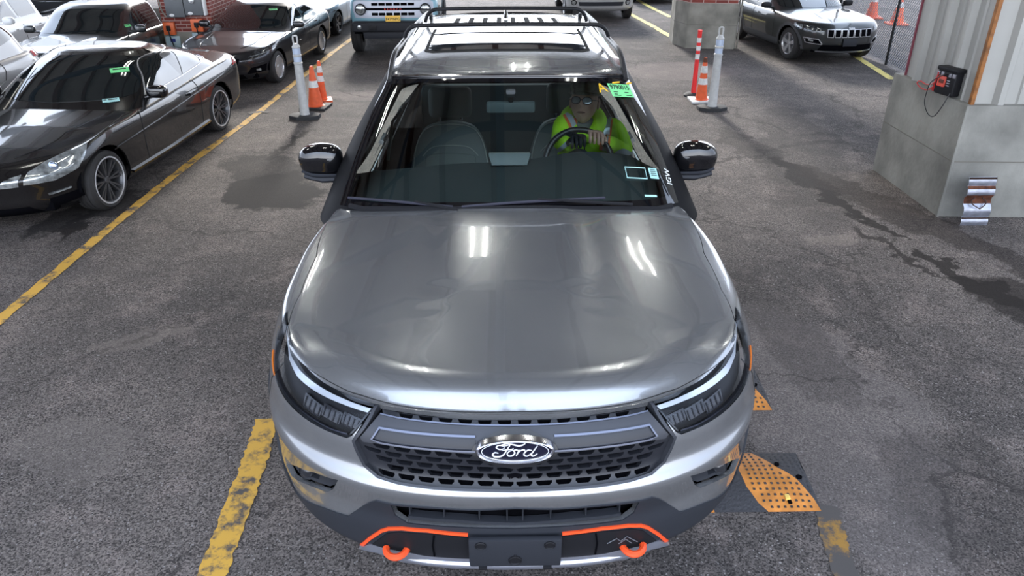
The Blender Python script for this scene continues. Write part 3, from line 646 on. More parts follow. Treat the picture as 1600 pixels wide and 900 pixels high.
bm = bmesh.new(); tube(bm, [(.129*.84*math.cos(a), .053*.81*math.sin(a), .0042) for a in np.linspace(0, 2*math.pi, 64, endpoint=False)], .0013, 6, closed=True); bmesh.ops.transform(bm, matrix=BT, verts=bm.verts); bobj('badge_line', bm, M_wht2, badge, 50)
def stroke(bm, pts, r, z=.005):
    P = smooth_path([(x/1000*129/100, y/1000*129/100, z) for x, y in pts], 6)
    n = len(P); rr = [r*(.45+.55*math.sin(math.pi*min(1, max(0, (i+1.5)/(n+2))))) for i in range(n)]
    tube(bm, P, [q*.8 for q in rr], 8)
bm = bmesh.new()
stroke(bm, [(-8, 22), (-24, 17), (-36, 19), (-41, 12), (-34, 6), (-26, 8), (-24, 12)], .0026)                 # F swash left
stroke(bm, [(-34, 18), (-20, 24), (-6, 21), (6, 17), (16, 20), (20, 25)], .0032)                                # F top bar
stroke(bm, [(-12, 19), (-19, 4), (-25, -10), (-34, -17), (-45, -17), (-49, -10), (-44, -4), (-37, -6)], .0034)  # F stem
stroke(bm, [(-30, 2), (-18, 5), (-8, 6), (-5, 9)], .0024)
stroke(bm, [(-5, 3), (-13, 0), (-18, -8), (-15, -15), (-7, -14), (-2, -6), (-4, 2), (2, 4), (8, 0)], .0029)     # o
stroke(bm, [(8, 4), (5, -4), (1, -15)], .0030); stroke(bm, [(5, -5), (11, 2), (18, 4), (20, 0)], .0026)           # r
stroke(bm, [(34, 2), (26, 3), (19, -5), (18, -13), (25, -16), (33, -8)], .0029); stroke(bm, [(46, 16), (38, 0), (33, -12), (38, -16), (46, -9)], .0030)   # d
bmesh.ops.transform(bm, matrix=BT @ Matrix.Translation((.002, .003, 0)) @ Matrix.Diagonal((1.18, 1.1, 1, 1)), verts=bm.verts); bobj('badge_lettering', bm, M_wht2, badge, 60)
# ---- headlights
M_led = mat('light_strip', (.85, .88, .92), .22, .35, 1.0); M_mod = mat('lamp_module', (.02, .021, .025), .2, 0, .5); M_lens = glassmat('clear_lens', (.85, .87, .9), .55, 1.25, .04)
for s_ in (1, -1):
    H = empty('headlight'); H.parent = SUV
    patch('lamp_housing', BS, C([(446, 483), (437, 505), (430, 530), (425, 560), (429, 594), (444, 626), (474, 656), (510, 676), (543, 688), (553, 683), (592, 632), (545, 614), (505, 593), (481, 570), (465, 545), (456, 515)]), [], mat('lamp_housing', (.008, .008, .010), .6), H, step=.03, off=-.045, side=s_)
    patch('lamp_lens', BS, hl, [], M_lens, H, step=.03, off=.004, thick=.004, side=s_)
    strip('light_strip', BS, C([(451, 503), (446, 530), (450, 556), (464, 582), (492, 605), (535, 626), (578, 641)]), [.008, .016, .023, .028, .026, .023, .018], M_led, H, off=-.008, thick=.02, side=s_)
    strip('lower_trim', BS, C([(430, 575), (436, 600), (452, 626), (480, 651), (515, 671), (541, 679)]), .007, mat('satin_steel', (.13, .14, .18), .3, 1), H, off=-.006, thick=.012, side=s_)
    strip('inner_trim', BS, C([(545, 680), (562, 660), (582, 637)]), .006, M_mod, H, off=-.006, thick=.012, side=s_)
    for k, (a, b) in enumerate((((470, 610), (498, 634)), ((500, 626), (530, 645)), ((532, 640), (560, 655)))):
        q = C([(a[0], a[1]), (b[0], b[1]-2), (b[0]-8, b[1]+22-k*2), (a[0]-6, a[1]+26-k*3)])
        m_ = patch('lamp_module', BS, q, [], M_mod, H, step=.02, off=-.025, thick=.02, side=s_)
        for j in range(4):
            f = (j+.5)/4; x0 = a[0]+(b[0]-a[0])*f; y0 = a[1]+(b[1]-a[1])*f
            strip('reflector_rib', BS, C([(x0-1, y0+3), (x0-7, y0+21)]), .004, M_rib, m_, off=-.021, thick=.004, side=s_)
    strip('side_marker', BS, C([(427.5, 548), (427, 565), (430, 585)]), .012, M_amb, H, off=.005, thick=.004, side=s_)
# ---- bumper details
for s_ in (1, -1):
    FG = empty('fog_lamp'); FG.parent = SUV
    patch('fog_recess', BS, C([(443, 721), (462, 724), (492, 734), (533, 748), (524, 770), (511, 774), (478, 762), (452, 748)]), [], M_void, FG, step=.03, off=-.05, side=s_)
    patch('fog_frame', BS, C([(452, 730), (470, 735), (497, 743), (525, 752), (518, 764), (510, 766), (482, 755), (462, 745)]), [C([(463, 736), (495, 746), (492, 755), (470, 746)])], M_blk2, FG, step=.02, off=-.02, thick=.02, side=s_)
    p_, n_ = BS.ev(*[np.array([q]) for q in C([(479, 746)])[0]]); p_ = p_[0]; n_ = n_[0]
    bm = bmesh.new(); lathe(bm, [(.001, .012), (.02, .009), (.03, .0), (.033, -.004), (.036, 0), (.038, -.02)], 24)
    q = Vector((0, 0, 1)).rotation_difference(Vector((0, -1, .25)).normalized()).to_matrix().to_4x4()
    bmesh.ops.transform(bm, matrix=Matrix.Translation((p_[0]*s_, p_[1]+.035, p_[2])) @ q, verts=bm.verts); bobj('fog_lens', bm, M_mod, FG)
clad_top = C([(804, 796), (870, 794), (940, 788), (1000, 781), (1019, 776), (1030, 779), (1045, 788), (1062, 799), (1100, 785), (1147, 757), (1168, 742)])
clad_top[0] = (0, clad_top[0][1])
ct2 = BS.S([(.56, .47), (.57, .43), (.57, .36)])
clad = patch('bumper_cladding', BS, clad_top+[ct2[0], ct2[1], (ct2[2][0], .004), (0, .004)], [lg], M_blk2, SUV, step=.03, estep=.015, off=.005, thick=.006)
sill = BS.S([(1.42, .43), (2.4, .45), (3.42, .43)]); patch('sill_cladding', BS, [(sill[0][0], .004)]+sill+[(sill[2][0], .004)], [], M_blk2, SUV, step=.06, off=.006, thick=.006, side=1)
patch('sill_cladding', BS, [(sill[0][0], .004)]+sill+[(sill[2][0], .004)], [], M_blk2, SUV, step=.06, off=.006, thick=.006, side=-1)
for cy, s_ in ((.96, 1), (3.90, 1), (.96, -1), (3.90, -1)):
    strip('arch_cladding', BS, BS.S([(cy+.455*math.cos(a), max(.40+.455*math.sin(a), .34)) for a in np.linspace(math.pi+.1, -.1, 30)]), .05, M_blk2, SUV, off=.007, thick=.01, side=s_)
LG = empty('lower_grille'); LG.parent = SUV
patch('grille_recess', BS, zc(C([(804, 793), (930, 786), (1004, 778), (995, 805), (974, 817), (900, 825), (804, 829)])), [], M_void, LG, step=.05, off=-.05)
for s_ in (1, -1):
    for x in (818, 862, 918, 972): strip('grille_rib', BS, C([(x, np.interp(x, [804, 998], [797, 784])-2), (x-1, np.interp(x, [804, 998], [825, 812])+1)]), .005, M_blk2, LG, off=-.02, thick=.02, side=s_)
strip('grille_slat', BS, zc(C([(804, 820), (900, 816), (972, 808)]))[:-1]+C([(972, 808)]), .014, M_blk2, LG, off=-.012, thick=.03)
M_org = mat('orange_trim', (.85, .085, .02), .4)
lam = mat('skid_silver', (.5, .52, .6), .28, .85, .5)
_skv = BS.C([(879, 868), (879, 879)]); patch('skid_plate', BS, zc(C([(804, 868), (879, 867), (944, 861), (975, 853), (1030, 842), (1043, 843), (1010, 857), (944, 871), (879, 879), (804, 882)])), [], lam, SUV, step=.02, off=.008, thick=.03, disp=lambda vc, P: .018*np.clip((_skv[0][1]-vc[:, 1])/(_skv[0][1]-_skv[1][1]), 0, 1.2))
for s_ in (1, -1):
    patch('bumper_insert', BS, C([(874, 836), (930, 829), (985, 824), (1003, 826), (1024, 842), (1000, 850), (975, 855), (944, 863), (874, 869)]), [], M_blk, SUV, step=.03, off=.009, thick=.006, side=s_)
    strip('insert_seam', BS, C([(930, 830), (932, 845), (929, 862)]), .006, M_void, SUV, off=.012, side=s_)
    strip('orange_trim', BS, C([(1041, 842), (1026, 831), (1011, 821.5), (1000, 818.5), (980, 818.5), (940, 823), (878, 831)]), .012, M_org, SUV, off=.012, thick=.01, side=s_)
    p_ = BS.ev(*[np.array([q]) for q in C([(988, 847)])[0]])[0][0]
    bm = bmesh.new(); tube(bm, [(p_[0]*s_+.038*math.cos(a), p_[1]-.008+.045*math.sin(a), p_[2]-.004) for a in np.linspace(-math.pi, 0, 16)], .0130, 8); bobj('tow_hook', bm, M_org, SUV)
for q in ([(947, 845), (962, 837), (968, 841), (978, 834), (994, 842)], [(965, 845), (976, 838), (985, 844)]): strip('mountain_emblem', BS, C(q), .003, mat('emblem_grey', (.13, .135, .15), .4), SUV, off=.013, thick=.002, side=1)
lipv = [BS.near(at(1, yy, px, py)) for px, py, yy in ((804, 878, .06), (850, 877.5, .06), (900, 873.5, .07), (950, 866.5, .09), (1000, 856, .14), (1030, 847, .19), (1042, 843, .22))]
lv = [Vector(BS.ev(*[np.array([q]) for q in uvq])[0][0]) for uvq in lipv]
bm = bmesh.new(); full = [Vector((-p.x, p.y, p.z)) for p in lv[:0:-1]]+lv; full = [p+Vector((0, -.012, 0)) for p in full]
tube(bm, smooth_path(full, 4), [.008]+[.019]*(4*(len(full)-1)-1)+[.008], 12); bobj('skid_lip', bm, lam, SUV, 80)
# plate bracket
PB = empty('plate_bracket'); PB.parent = SUV
PT = Matrix.Translation((0, .012, .459)) @ Matrix.Rotation(math.radians(8), 4, 'X')
bm = bmesh.new(); box(bm, (0, 0, 0), (.325, .022, .15), .008)
bmesh.ops.transform(bm, matrix=PT, verts=bm.verts); bobj('plate_holder', bm, M_blk2, PB)
for (x, z, r) in ((-.12, .05, .02), (.12, .05, .02), (0, -.035, .024), (0, -.01, .006)):
    bm = bmesh.new(); lathe(bm, [(r, 0), (r, .004), (r*.85, .006), (r*.75, .002), (.0005, .001)], 20, Matrix.Translation((x, -.011, z)) @ Matrix.Rotation(math.pi/2, 4, 'X')); bmesh.ops.transform(bm, matrix=PT, verts=bm.verts); bobj('mount_boss', bm, M_blk, PB)
for x in (-.115, .115):
    bm = bmesh.new(); box(bm, (x, -.004, -.077), (.03, .03, .014), .004); bmesh.ops.transform(bm, matrix=PT, verts=bm.verts); bobj('clip', bm, M_blk, PB)
# washer lines and fender seams
for s_ in (1, -1): strip('bumper_seam', BS, C([(1158, 560), (1176, 585), (1186, 610)]), .005, M_gap, SUV, off=.001, side=s_)

# ---- cabin
Gc = GS.C
ws = Gc([(790, 120), (860, 119), (930, 119.5), (981, 121), (1003, 165), (1023, 215), (1044, 268), (1060, 316), (1030, 321), (930, 325), (850, 327), (790, 328)]); ws = zc(ws)
bl = lambda pts: GS.S(pts)
win1 = bl([(2.12, 1.165), (2.27, 1.44), (2.40, 1.57), (2.62, 1.60), (2.66, 1.16)]); win2 = bl([(2.74, 1.16), (2.70, 1.60), (3.40, 1.60), (3.46, 1.17)]); win3 = bl([(3.56, 1.18), (3.50, 1.59), (3.95, 1.56), (4.25, 1.42), (4.28, 1.22)])
rear_w = GS.B([(0, 1.25), (.6, 1.25), (.58, 1.55), (0, 1.57)]); rear_w = [(GS.U if abs(x) < 1e-6 else u, v) for (u, v), x in zip(rear_w, (0, 1, 1, 0))]
srf = GS.C([(790, 78), (860, 78), (900, 79.5), (913, 77), (917, 72), (912, 60), (904, 42), (860, 40), (790, 39.5)]); 
usr = (GS.T([(.01, 2.35)])[0][0])
frame = patch('cabin_frame', GS, rectuv(GS), [ws, win1, win2, win3, rear_w], mat('pillar_black', (.006, .006, .007), .55, spec=.12), SUV, step=.045, estep=.02, off=-.001, thick=.02)
M_ws = glassmat('windshield_glass', (.78, .86, .84), 1.0, 1.8); M_sg = glassmat('tinted_glass', (.48, .52, .52))
patch('windshield', GS, ws, [], M_ws, SUV, step=.03, off=-.002)
wsi = zc(Gc([(790, 128), (860, 127), (930, 127), (974, 129), (992, 168), (1013, 218), (1034, 270), (1046, 304), (1020, 311), (930, 314), (850, 315), (790, 316)]))
patch('windshield_border', GS, ws, [wsi], mat('frit_black', (.004, .004, .005), .05, 0, 1.0), SUV, step=.04, estep=.02, off=-.001)
for s_ in (1, -1):
    for wn_ in (win1, win2, win3): patch('side_window', GS, wn_, [], M_sg, SUV, step=.05, off=-.004, side=s_)
patch('rear_window', GS, rear_w, [], M_sg, SUV, step=.05, off=-.004)
# roof skin: front lip, sides, with sunroof opening
roofL = Gc([(974, 117), (960, 88), (944, 62), (928, 42)]); rl2 = GS.T([(.60, 3.0), (.60, 3.8), (.55, 4.25), (.2, 4.33)])
rf0 = Gc([(790, 118.5), (860, 118), (930, 117.5)])
rp = zc([rf0[0]]+rf0[1:]+roofL+rl2+[(GS.U, rl2[-1][1])]); rp[0] = (0, rf0[0][1]); rp[-1] = (GS.U, rl2[-1][1])
sr = GS.T([(.33, 2.40), (.40, 2.42), (.435, 2.47), (.44, 2.9), (.43, 3.0)])
roof = patch('roof', GS, rp+[(GS.U, GS.V), (0, GS.V)], [], P_sil, SUV, step=.035, estep=.02, off=.006, thick=.008)
strip('roof_front_lip', GS, [(0, rf0[0][1])]+rf0[1:]+[roofL[0]], .010, M_chr, SUV, off=.007, thick=.006)
def topgrid(name, x0, x1, y0, y1, off, m, parent, rnd=.05, nx=24, ny=14, bow=0.0, th=.01, bowx=0):
    "panel lying on the roof, rounded corners, follows the roof curve"
    bm = bmesh.new(); G = []
    pl = [(x0+rnd, y0), (x1-rnd, y0), (x1, y0+rnd), (x1, y1-rnd), (x1-rnd, y1), (x0+rnd, y1), (x0, y1-rnd), (x0, y0+rnd)]
    pl = smooth_poly(resample(pl, .06), 2); pl = [(x, y+bow*(x/max(abs(x0), abs(x1)))**2*(1 if y < (y0+y1)/2 else 0)) for x, y in pl]
    vc, fc = tri_region(pl, [], .04)
    vs = []
    for x, y in vc:
        r = GS.bvh.ray_cast(Vector((abs(x), y, 5)), Vector((0, 0, -1))); vs.append((x, y, r[0].z+off))
    k = len(vs); V = vs+[(x, y, z-th) for x, y, z in vs]; F = [tuple(f) for f in fc]; ed = set()
    for f in F:
        for a, b in ((f[0], f[1]), (f[1], f[2]), (f[2], f[0])): ed.add((a, b))
    F += [(b, a, a+k, b+k) for a, b in ed if (b, a) not in ed]
    return mobj(name, V, F, m, parent, sharp=40)
topgrid('sunroof_frame', -.472, .472, 2.485, 3.285, .008, mat('seal_and_reflection_black', (.01, .01, .01), .8), SUV, .05); sg_ = topgrid('sunroof_glass', -.45, .45, 2.512, 3.26, .011, mat('sunroof_glass', (.02, .02, .02), .01, .6, 1.0), SUV, .05)
for i in range(8):
    x = (i-3.5)*.098; topgrid('rib_reflection', x-.016, x+.016, 3.42, 3.90, .012, mat('seal_and_reflection_black', (.01, .01, .01), .8), SUV, .01, th=.01)  # dark reflections between the roof ribs, painted as matte black strips
for i in range(9):
    x = (i-4)*.098; topgrid('roof_rib', x-.026, x+.026, 3.45, 3.95, .017, P_sil, roof, .015, th=.012)
for s_ in (1, -1):
    RL = []
    for y in np.linspace(2.2, 4.3, 16):
        z = GS.bvh.ray_cast(Vector((.635-.03*(y-2.2), y, 5)), Vector((0, 0, -1)))[0].z; e = min(1, (y-2.2)/.25, (4.3-y)/.25); RL.append((s_*(.635-.03*(y-2.2)), y, z+.005+.05*e))
    bm = bmesh.new(); tube(bm, smooth_path(RL, 3), .015, 10)
    bobj('roof_rail', bm, mat('rail_grey', (.03, .03, .032), .3), SUV)
for (y, wx, zz) in ((2.80, .555, 1.80), (3.50, .49, 1.80)):
    bm = bmesh.new(); zr = zz-.055; xo = wx+.065
    tube(bm, smooth_path([(-xo, y+.03, zr-.03), (-xo+.02, y+.02, zr+.02), (-wx, y, zz), (-wx+.08, y, zz+.006), (0, y, zz+.01), (wx-.08, y, zz+.006), (wx, y, zz), (xo-.02, y+.02, zr+.02), (xo, y+.03, zr-.03)], 5), .012, 10)
    bmesh.ops.scale(bm, vec=(1, 1.7, 1), space=Matrix.Translation((0, -y, 0)), verts=bm.verts); bobj('cross_bar', bm, mat('rail_black', (.012, .012, .014), .6, spec=.2), SUV)
bm = bmesh.new(); r = bmesh.ops.create_cone(bm, segments=16, radius1=.03, radius2=.004, depth=.07, cap_ends=True); bmesh.ops.scale(bm, vec=(.7, 2.0, 1), verts=bm.verts); bmesh.ops.translate(bm, vec=(0, 3.72, 1.755), verts=bm.verts)
bobj('antenna_fin', bm, M_gblk, SUV)
# wipers
def onws(px, py, off):
    u, v = Gc([(px, py)])[0]; P, N = GS.ev(np.array([u]), np.array([v])); P, N = P[0], N[0]
    if px < 803: P = P*np.array([-1, 1, 1]); N = N*np.array([-1, 1, 1])
    return Vector(P)+Vector(N)*off
for (bl_, arm) in (([(547, 311), (600, 315), (655, 320), (708, 325)], [(650, 318), (680, 324), (716, 331)]), ([(722, 325), (800, 319), (880, 314), (944, 311)], [(840, 314), (900, 318), (985, 323)])):
    Wp = empty('wiper'); Wp.parent = SUV
    bm = bmesh.new(); tube(bm, smooth_path([onws(*q, .014) for q in bl_], 5), .007, 6); bobj('wiper_blade', bm, mat('wiper_rubber', (.03, .03, .045), .5), Wp)
    bm = bmesh.new(); tube(bm, smooth_path([onws(*q, .026) for q in arm], 5), [.005]*4+[.008]*7, 6); bobj('wiper_arm', bm, M_blk, Wp)
bm = bmesh.new(); cw = []
for px in range(548, 1051, 20):
    cw.append(onws(min(max(px, 532), 1063), 327 if 560 < px < 1040 else 322, .006))
tube(bm, cw, .014, 6); bobj('cowl_trim', bm, M_blk, SUV)
# mirrors
for s_ in (1, -1):
    MR = empty('side_mirror', (s_*1.005, 2.0, 1.245)); MR.parent = SUV
    bm = bmesh.new(); bmesh.ops.create_uvsphere(bm, u_segments=32, v_segments=20, radius=1)
    for v in bm.verts:
        p = v.co.copy(); f = lambda a, e: math.copysign(abs(a)**e, a)
        x, y, z = f(p.x, .62), f(p.y, .75), f(p.z, .6); x *= .118; y *= .075; z *= .085
        if z < 0: x *= 1+.0*z
        z += .018*(-abs(x)/.118)*(1 if z > 0 else 0)*(1 if s_*x > 0 else .4); y += .25*max(0, s_*x)*.5
        v.co = (x, y+(.02 if z < 0 else 0)*.5, z)
    bobj('mirror_cap', bm, M_gblk, MR, 80)
    bm = bmesh.new(); box(bm, (0, .072, .0), (.15, .02, .09), .01); bobj('mirror_glass', bm, mat('mirror_glass', (.8, .8, .8), .02, 1), MR)
    bm = bmesh.new(); vs = [(s_*.09, .0, -.085), (s_*.02, -.01, -.098), (-s_*.08, -.01, -.098), (-s_*.15, -.03, -.105), (-s_*.21, -.02, -.11)]
    tube(bm, smooth_path(vs, 4), [.02]*5+[.026]*12, 10); bmesh.ops.scale(bm, vec=(1, 1.6, 1), verts=bm.verts); bobj('mirror_arm', bm, M_blk2, MR)
    tube_p = [(s_*.10, -.02, -.06), (s_*.03, -.058, -.068), (-s_*.09, -.055, -.072)]
    bm = bmesh.new(); tube(bm, smooth_path(tube_p, 4), .008, 6); bobj('turn_signal', bm, M_blk2, MR)
# ---------------------------------------------------------------- SUV interior
M_int = mat('interior_grey', (.06, .075, .075), .6); M_int2 = mat('interior_dark', (.03, .036, .038), .7); M_seat = mat('seat_vinyl', (.10, .125, .125), .55); M_seam = mat('seat_piping', (.30, .32, .30), .6)
liner = patch('door_liner', BS, [(BS.S([(1.5, .5)])[0][0], .12), (BS.S([(4.5, .5)])[0][0], .12), (BS.S([(4.5, .9)])[0][0], BS.S([(2.5, 1.04)])[0][1]), (BS.S([(1.5, .9)])[0][0], BS.S([(2.5, 1.04)])[0][1])], [], M_int2, SUV, step=.12, off=-.05)
patch('headliner', GS, [(0, GS.C([(790, 126)])[0][1]+.03), (GS.U, GS.C([(790, 126)])[0][1]+.03), (GS.U, GS.V), (0, GS.V)], [], mat('headliner_grey', (.12, .13, .13), .8), SUV, step=.12, off=-.035)
# dashboard: lofted top from the glass base, with hood over the dials
bm = bmesh.new(); G = []
prof = [(1.50, 1.02), (1.54, 1.10), (1.66, 1.115), (1.85, 1.105), (2.0, 1.085), (2.06, 1.05), (2.08, .95), (2.10, .75), (2.02, .55)]
xs = np.linspace(-.86, .86, 35)
for x in xs:
    row = []
    for i, (y, z) in enumerate(prof):
        q = (abs(x)/.8)**3; yy = y+(.12*q if i < 3 else -.02*q); px = 797+x/.8*232; py = np.interp(px, [560, 590, 650, 700, 800, 850, 890, 930, 985, 1015, 1040], [276, 272, 268, 263, 259, 253, 245, 243, 247, 262, 272])
        zt = at(1, 2.0, px, py).z
        row.append(bm.verts.new((x, yy, (z-.03*q) if (i < 3 or i > 6) else (zt-{3: .03, 4: .0, 5: -.004, 6: .06}[i]*1.0))))
    G.append(row)
for a, b in zip(G, G[1:]):
    for i in range(len(prof)-1): bm.faces.new((a[i], a[i+1], b[i+1], b[i]))
bobj('dashboard', bm, M_int, SUV, 50)
def flat_on(root, y, px, py):
    return at(1, y, px, py)
# centre touchscreen standing on the dash
p = at(1, 2.0, 796, 251)
bm = bmesh.new(); prism(bm, [(-.115, .035), (.115, .035), (.095, -.03), (-.095, -.03)], .02, Matrix.Translation(p) @ Matrix.Rotation(math.radians(60), 4, 'X'), .006)
sc_ = bobj('touchscreen', bm, mat('screen_back', (.16, .2, .2), .4), SUV)
bm = bmesh.new(); box(bm, (p.x, p.y+.02, p.z+.036), (.22, .015, .006), .002); bobj('screen_edge', bm, M_seam, sc_)
# defroster vent panel on the passenger side
bm = bmesh.new(); tube(bm, smooth_path([at(2, 1.125, 583, 271), at(2, 1.12, 600, 284), at(2, 1.12, 640, 290), at(2, 1.12, 720, 294), at(2, 1.12, 800, 297), at(2, 1.12, 900, 295)], 8), .005, 5); bobj('dash_trim', bm, mat('dash_trim', (.25, .38, .36), .3, 0, 1), SUV)
bm = bmesh.new(); tube(bm, smooth_path([at(2, 1.145, 582, 268), at(2, 1.14, 640, 270), at(2, 1.13, 665, 272)], 8), .008, 5); bobj('dash_trim', bm, mat('dash_trim', (.25, .38, .36), .3, 0, 1), SUV)
bm = bmesh.new(); box(bm, (0, 2.45, .62), (.24, .9, .35), .05); bobj('centre_console', bm, M_int2, SUV)
def seat(x, y0, sc=1.0, w=.50, name='front_seat', back=.78):
    S = empty(name, (x, y0, .50)); S.parent = SUV
    bm = bmesh.new(); box(bm, (0, -.12, .02), (w, .50, .16), .06, seg=4); bobj('seat_cushion', bm, M_seat, S)
    rot = Matrix.Rotation(math.radians(-14), 3, 'X')
    bm = bmesh.new(); pl = smooth_poly([(-w*.50, 0), (-w*.53, .22), (-w*.5, .42), (-w*.36, .60), (-w*.16, .655), (w*.16, .655), (w*.36, .60), (w*.5, .42), (w*.53, .22), (w*.50, 0)], 4)
    T = Matrix.Translation((0, .14, .03)) @ rot.to_4x4() @ Matrix.Rotation(math.pi/2, 4, 'X')
    prism(bm, pl, .13, T, .03); bk = bobj('backrest', bm, M_seat, S, 50)
    bm = bmesh.new(); prism(bm, smooth_poly([(-w*.30, .02), (-w*.33, .38), (-w*.25, .45), (w*.25, .45), (w*.33, .38), (w*.30, .02)], 3), .02, T @ Matrix.Translation((0, 0, .125)), .01); bobj('backrest_insert', bm, mat('seat_cloth', (.13, .155, .15), .8), bk, 50)
    for q in ([(-w*.50, .30), (-w*.44, .50), (-w*.3, .615), (0, .64), (w*.3, .615), (w*.44, .5), (w*.5, .30)], [(-w*.36, .44), (-w*.2, .5), (w*.2, .5), (w*.36, .44)]):
        bm = bmesh.new(); tube(bm, [T @ Vector((a, b, .134)) for a, b in smooth_poly(q, 5, False)], .004, 5); bobj('piping', bm, M_seam, bk)
    bm = bmesh.new(); vs = box(bm, (0, .28, .80), (w*.56, .11, .19), .045, seg=4); bobj('headrest', bm, M_seat, S, 60)
    for sx in (-.07, .07):
        bm = bmesh.new(); tube(bm, [(sx, .25, .60), (sx, .28, .76)], .007, 6); bobj('headrest_post', bm, M_chr, S)
seat(-.37, 2.72); seat(.40, 2.80)
bm = bmesh.new(); box(bm, (0, 3.55, .60), (1.3, .5, .16), .05); bobj('rear_seat_cushion', bm, M_seat, SUV)
bm = bmesh.new(); box(bm, (0, 3.85, .92), (1.3, .14, .6), .06, rot=Matrix.Rotation(math.radians(-12), 3, 'X')); bmesh.ops.translate(bm, vec=(0, .0, 0), verts=bm.verts); bobj('rear_backrest', bm, M_seat, SUV)
# seat belt on the passenger side pillar
bm = bmesh.new(); tube(bm, [at(1, 2.75, 628, 170), at(1, 2.75, 613, 190), at(1, 2.72, 606, 250)], .012, 4); bobj('seat_belt', bm, M_seam, SUV)
# rear-view mirror
p = at(1, 2.02, 798, 167); RM = empty('rear_view_mirror', p); RM.parent = SUV
bm = bmesh.new(); box(bm, (0, 0, 0), (.255, .035, .058), .014, rot=Matrix.Rotation(math.radians(10), 3, 'X')); bobj('mirror_body', bm, mat('mirror_back', (.16, .2, .2), .45), RM)
bm = bmesh.new(); tube(bm, [(0, 0, .02), (0, -.03, .075)], .012, 8); box(bm, (0, -.035, .08), (.05, .04, .04), .01); bobj('mirror_stalk', bm, M_int2, RM)
# steering wheel
SW = empty('steering_wheel', (.39, 2.12, 1.175)); SW.parent = SUV; SWT = Matrix.Rotation(math.radians(-62), 4, 'X')
SW.rotation_euler = (math.radians(62), 0, 0)
bm = bmesh.new(); tube(bm, [(.185*math.cos(a), .185*math.sin(a), 0) for a in np.linspace(0, 2*math.pi, 48, endpoint=False)], .0165, 12, closed=True); bobj('wheel_rim', bm, mat('wheel_leather', (.02, .02, .022), .35), SW)
bm = bmesh.new(); lathe(bm, [(.001, -.03), (.05, -.03), (.075, -.02), (.08, 0), (.06, .02), (.001, .022)], 24); bobj('wheel_hub', bm, M_int2, SW)
for a in (0, math.pi, -math.pi/2):
    bm = bmesh.new(); tube(bm, [(.06*math.cos(a), .06*math.sin(a), -.005), (.18*math.cos(a), .18*math.sin(a), 0)], .016, 8); bobj('spoke', bm, M_int2, SW)
# ---- stickers on the windshield
def frame_on(surf, c, dx, off, root=None):
    "matrix at photo pixel c on the glass; local +X runs to the photo's right"
    f = lambda px, py: onws(px, py, off)
    o = f(*c); a = f(c[0]+dx[0], c[1]+dx[1]); X = (a-o).normalized(); b = f(c[0], c[1]-6); Y = (b-o); Y = (Y-X*Y.dot(X)).normalized(); Z = X.cross(Y)
    M = Matrix((X, Y, Z)).transposed().to_4x4(); M.translation = o; return M, (a-o).length/math.hypot(*dx)
def plate_on(name, c, dx, w, h, m, off=.006, rot=0):
    M, k = frame_on(GS, c, dx, off); bm = bmesh.new(); box(bm, (0, 0, 0), (w, h, .0012)); bmesh.ops.transform(bm, matrix=M, verts=bm.verts); return bobj(name, bm, m, SUV, None), M
M_grn = mat('green_label', srgb(120, 215, 140), .5); M_ink = mat('black_ink', (.01, .02, .015), .6); M_ylw = mat('yellow_marker', srgb(235, 185, 40), .5); M_teal = mat('pale_sticker', (.36, .62, .60), .5); M_wink = mat('white_marker', (.8, .85, .85), .5)
st, M = plate_on('number_sticker', (969, 142.5), (10, .6), .158, .082, M_grn)
text_mesh('sticker_number', '9790015', .040, M_ink, st, M @ Matrix.Translation((0, .018, .001)), .0006, bold=.0006)
for (x, y, w_, h_) in ((-.045, -.012, .03, .004), (-.048, -.026, .022, .005), (-.04, -.034, .05, .003), (.035, -.012, .03, .004), (.045, -.031, .04, .004)):
    bm = bmesh.new(); box(bm, (x, y, .001), (w_, h_, .0008)); bmesh.ops.transform(bm, matrix=M, verts=bm.verts); bobj('printed_line', bm, M_ink, st, None)
M, k = frame_on(GS, (940.5, 139), (6, .2), .006); text_mesh('marker_letter', 'A', .082, M_ylw, SUV, M @ Matrix.Rotation(.15, 4, 'Z'), .001, shear=-.1)
for q in ([(956, 131), (966, 130)], [(978, 132), (984, 131)]):
    bm = bmesh.new(); tube(bm, [onws(*a, .008) for a in q], .005, 5); bobj('marker_stroke', bm, M_ylw, SUV)
for (c, w_, h_) in (((993, 271), .112, .062),):
    M, k = frame_on(GS, c, (10, .6), .006); bm = bmesh.new()
    P = [(-w_/2, -h_/2), (w_/2, -h_/2), (w_/2, h_/2), (-w_/2, h_/2)]; tube(bm, [(x, y, 0) for x, y in P], .0035, 4, closed=True); bmesh.ops.transform(bm, matrix=M, verts=bm.verts); bobj('sticker_outline', bm, M_teal, SUV)
st2, M = plate_on('inspection_sticker', (1020, 272), (8, .8), .052, .062, M_teal)
for y in (.022, .012, 0, -.012): 
    bm = bmesh.new(); box(bm, (0, y, .001), (.034-.006*(y > .02), .004, .0008)); bmesh.ops.transform(bm, matrix=M, verts=bm.verts); bobj('printed_line', bm, M_ink, st2, None)
M, k = frame_on(GS, (1043, 277), (1.5, 6), .006); text_mesh('marker_letters', 'IGW', .048, M_wink, SUV, M @ Matrix.Rotation(math.pi, 4, 'Z'), .0008)
st3, M = plate_on('glass_maker_mark', (1016, 307), (8, .2), .07, .012, M_teal)

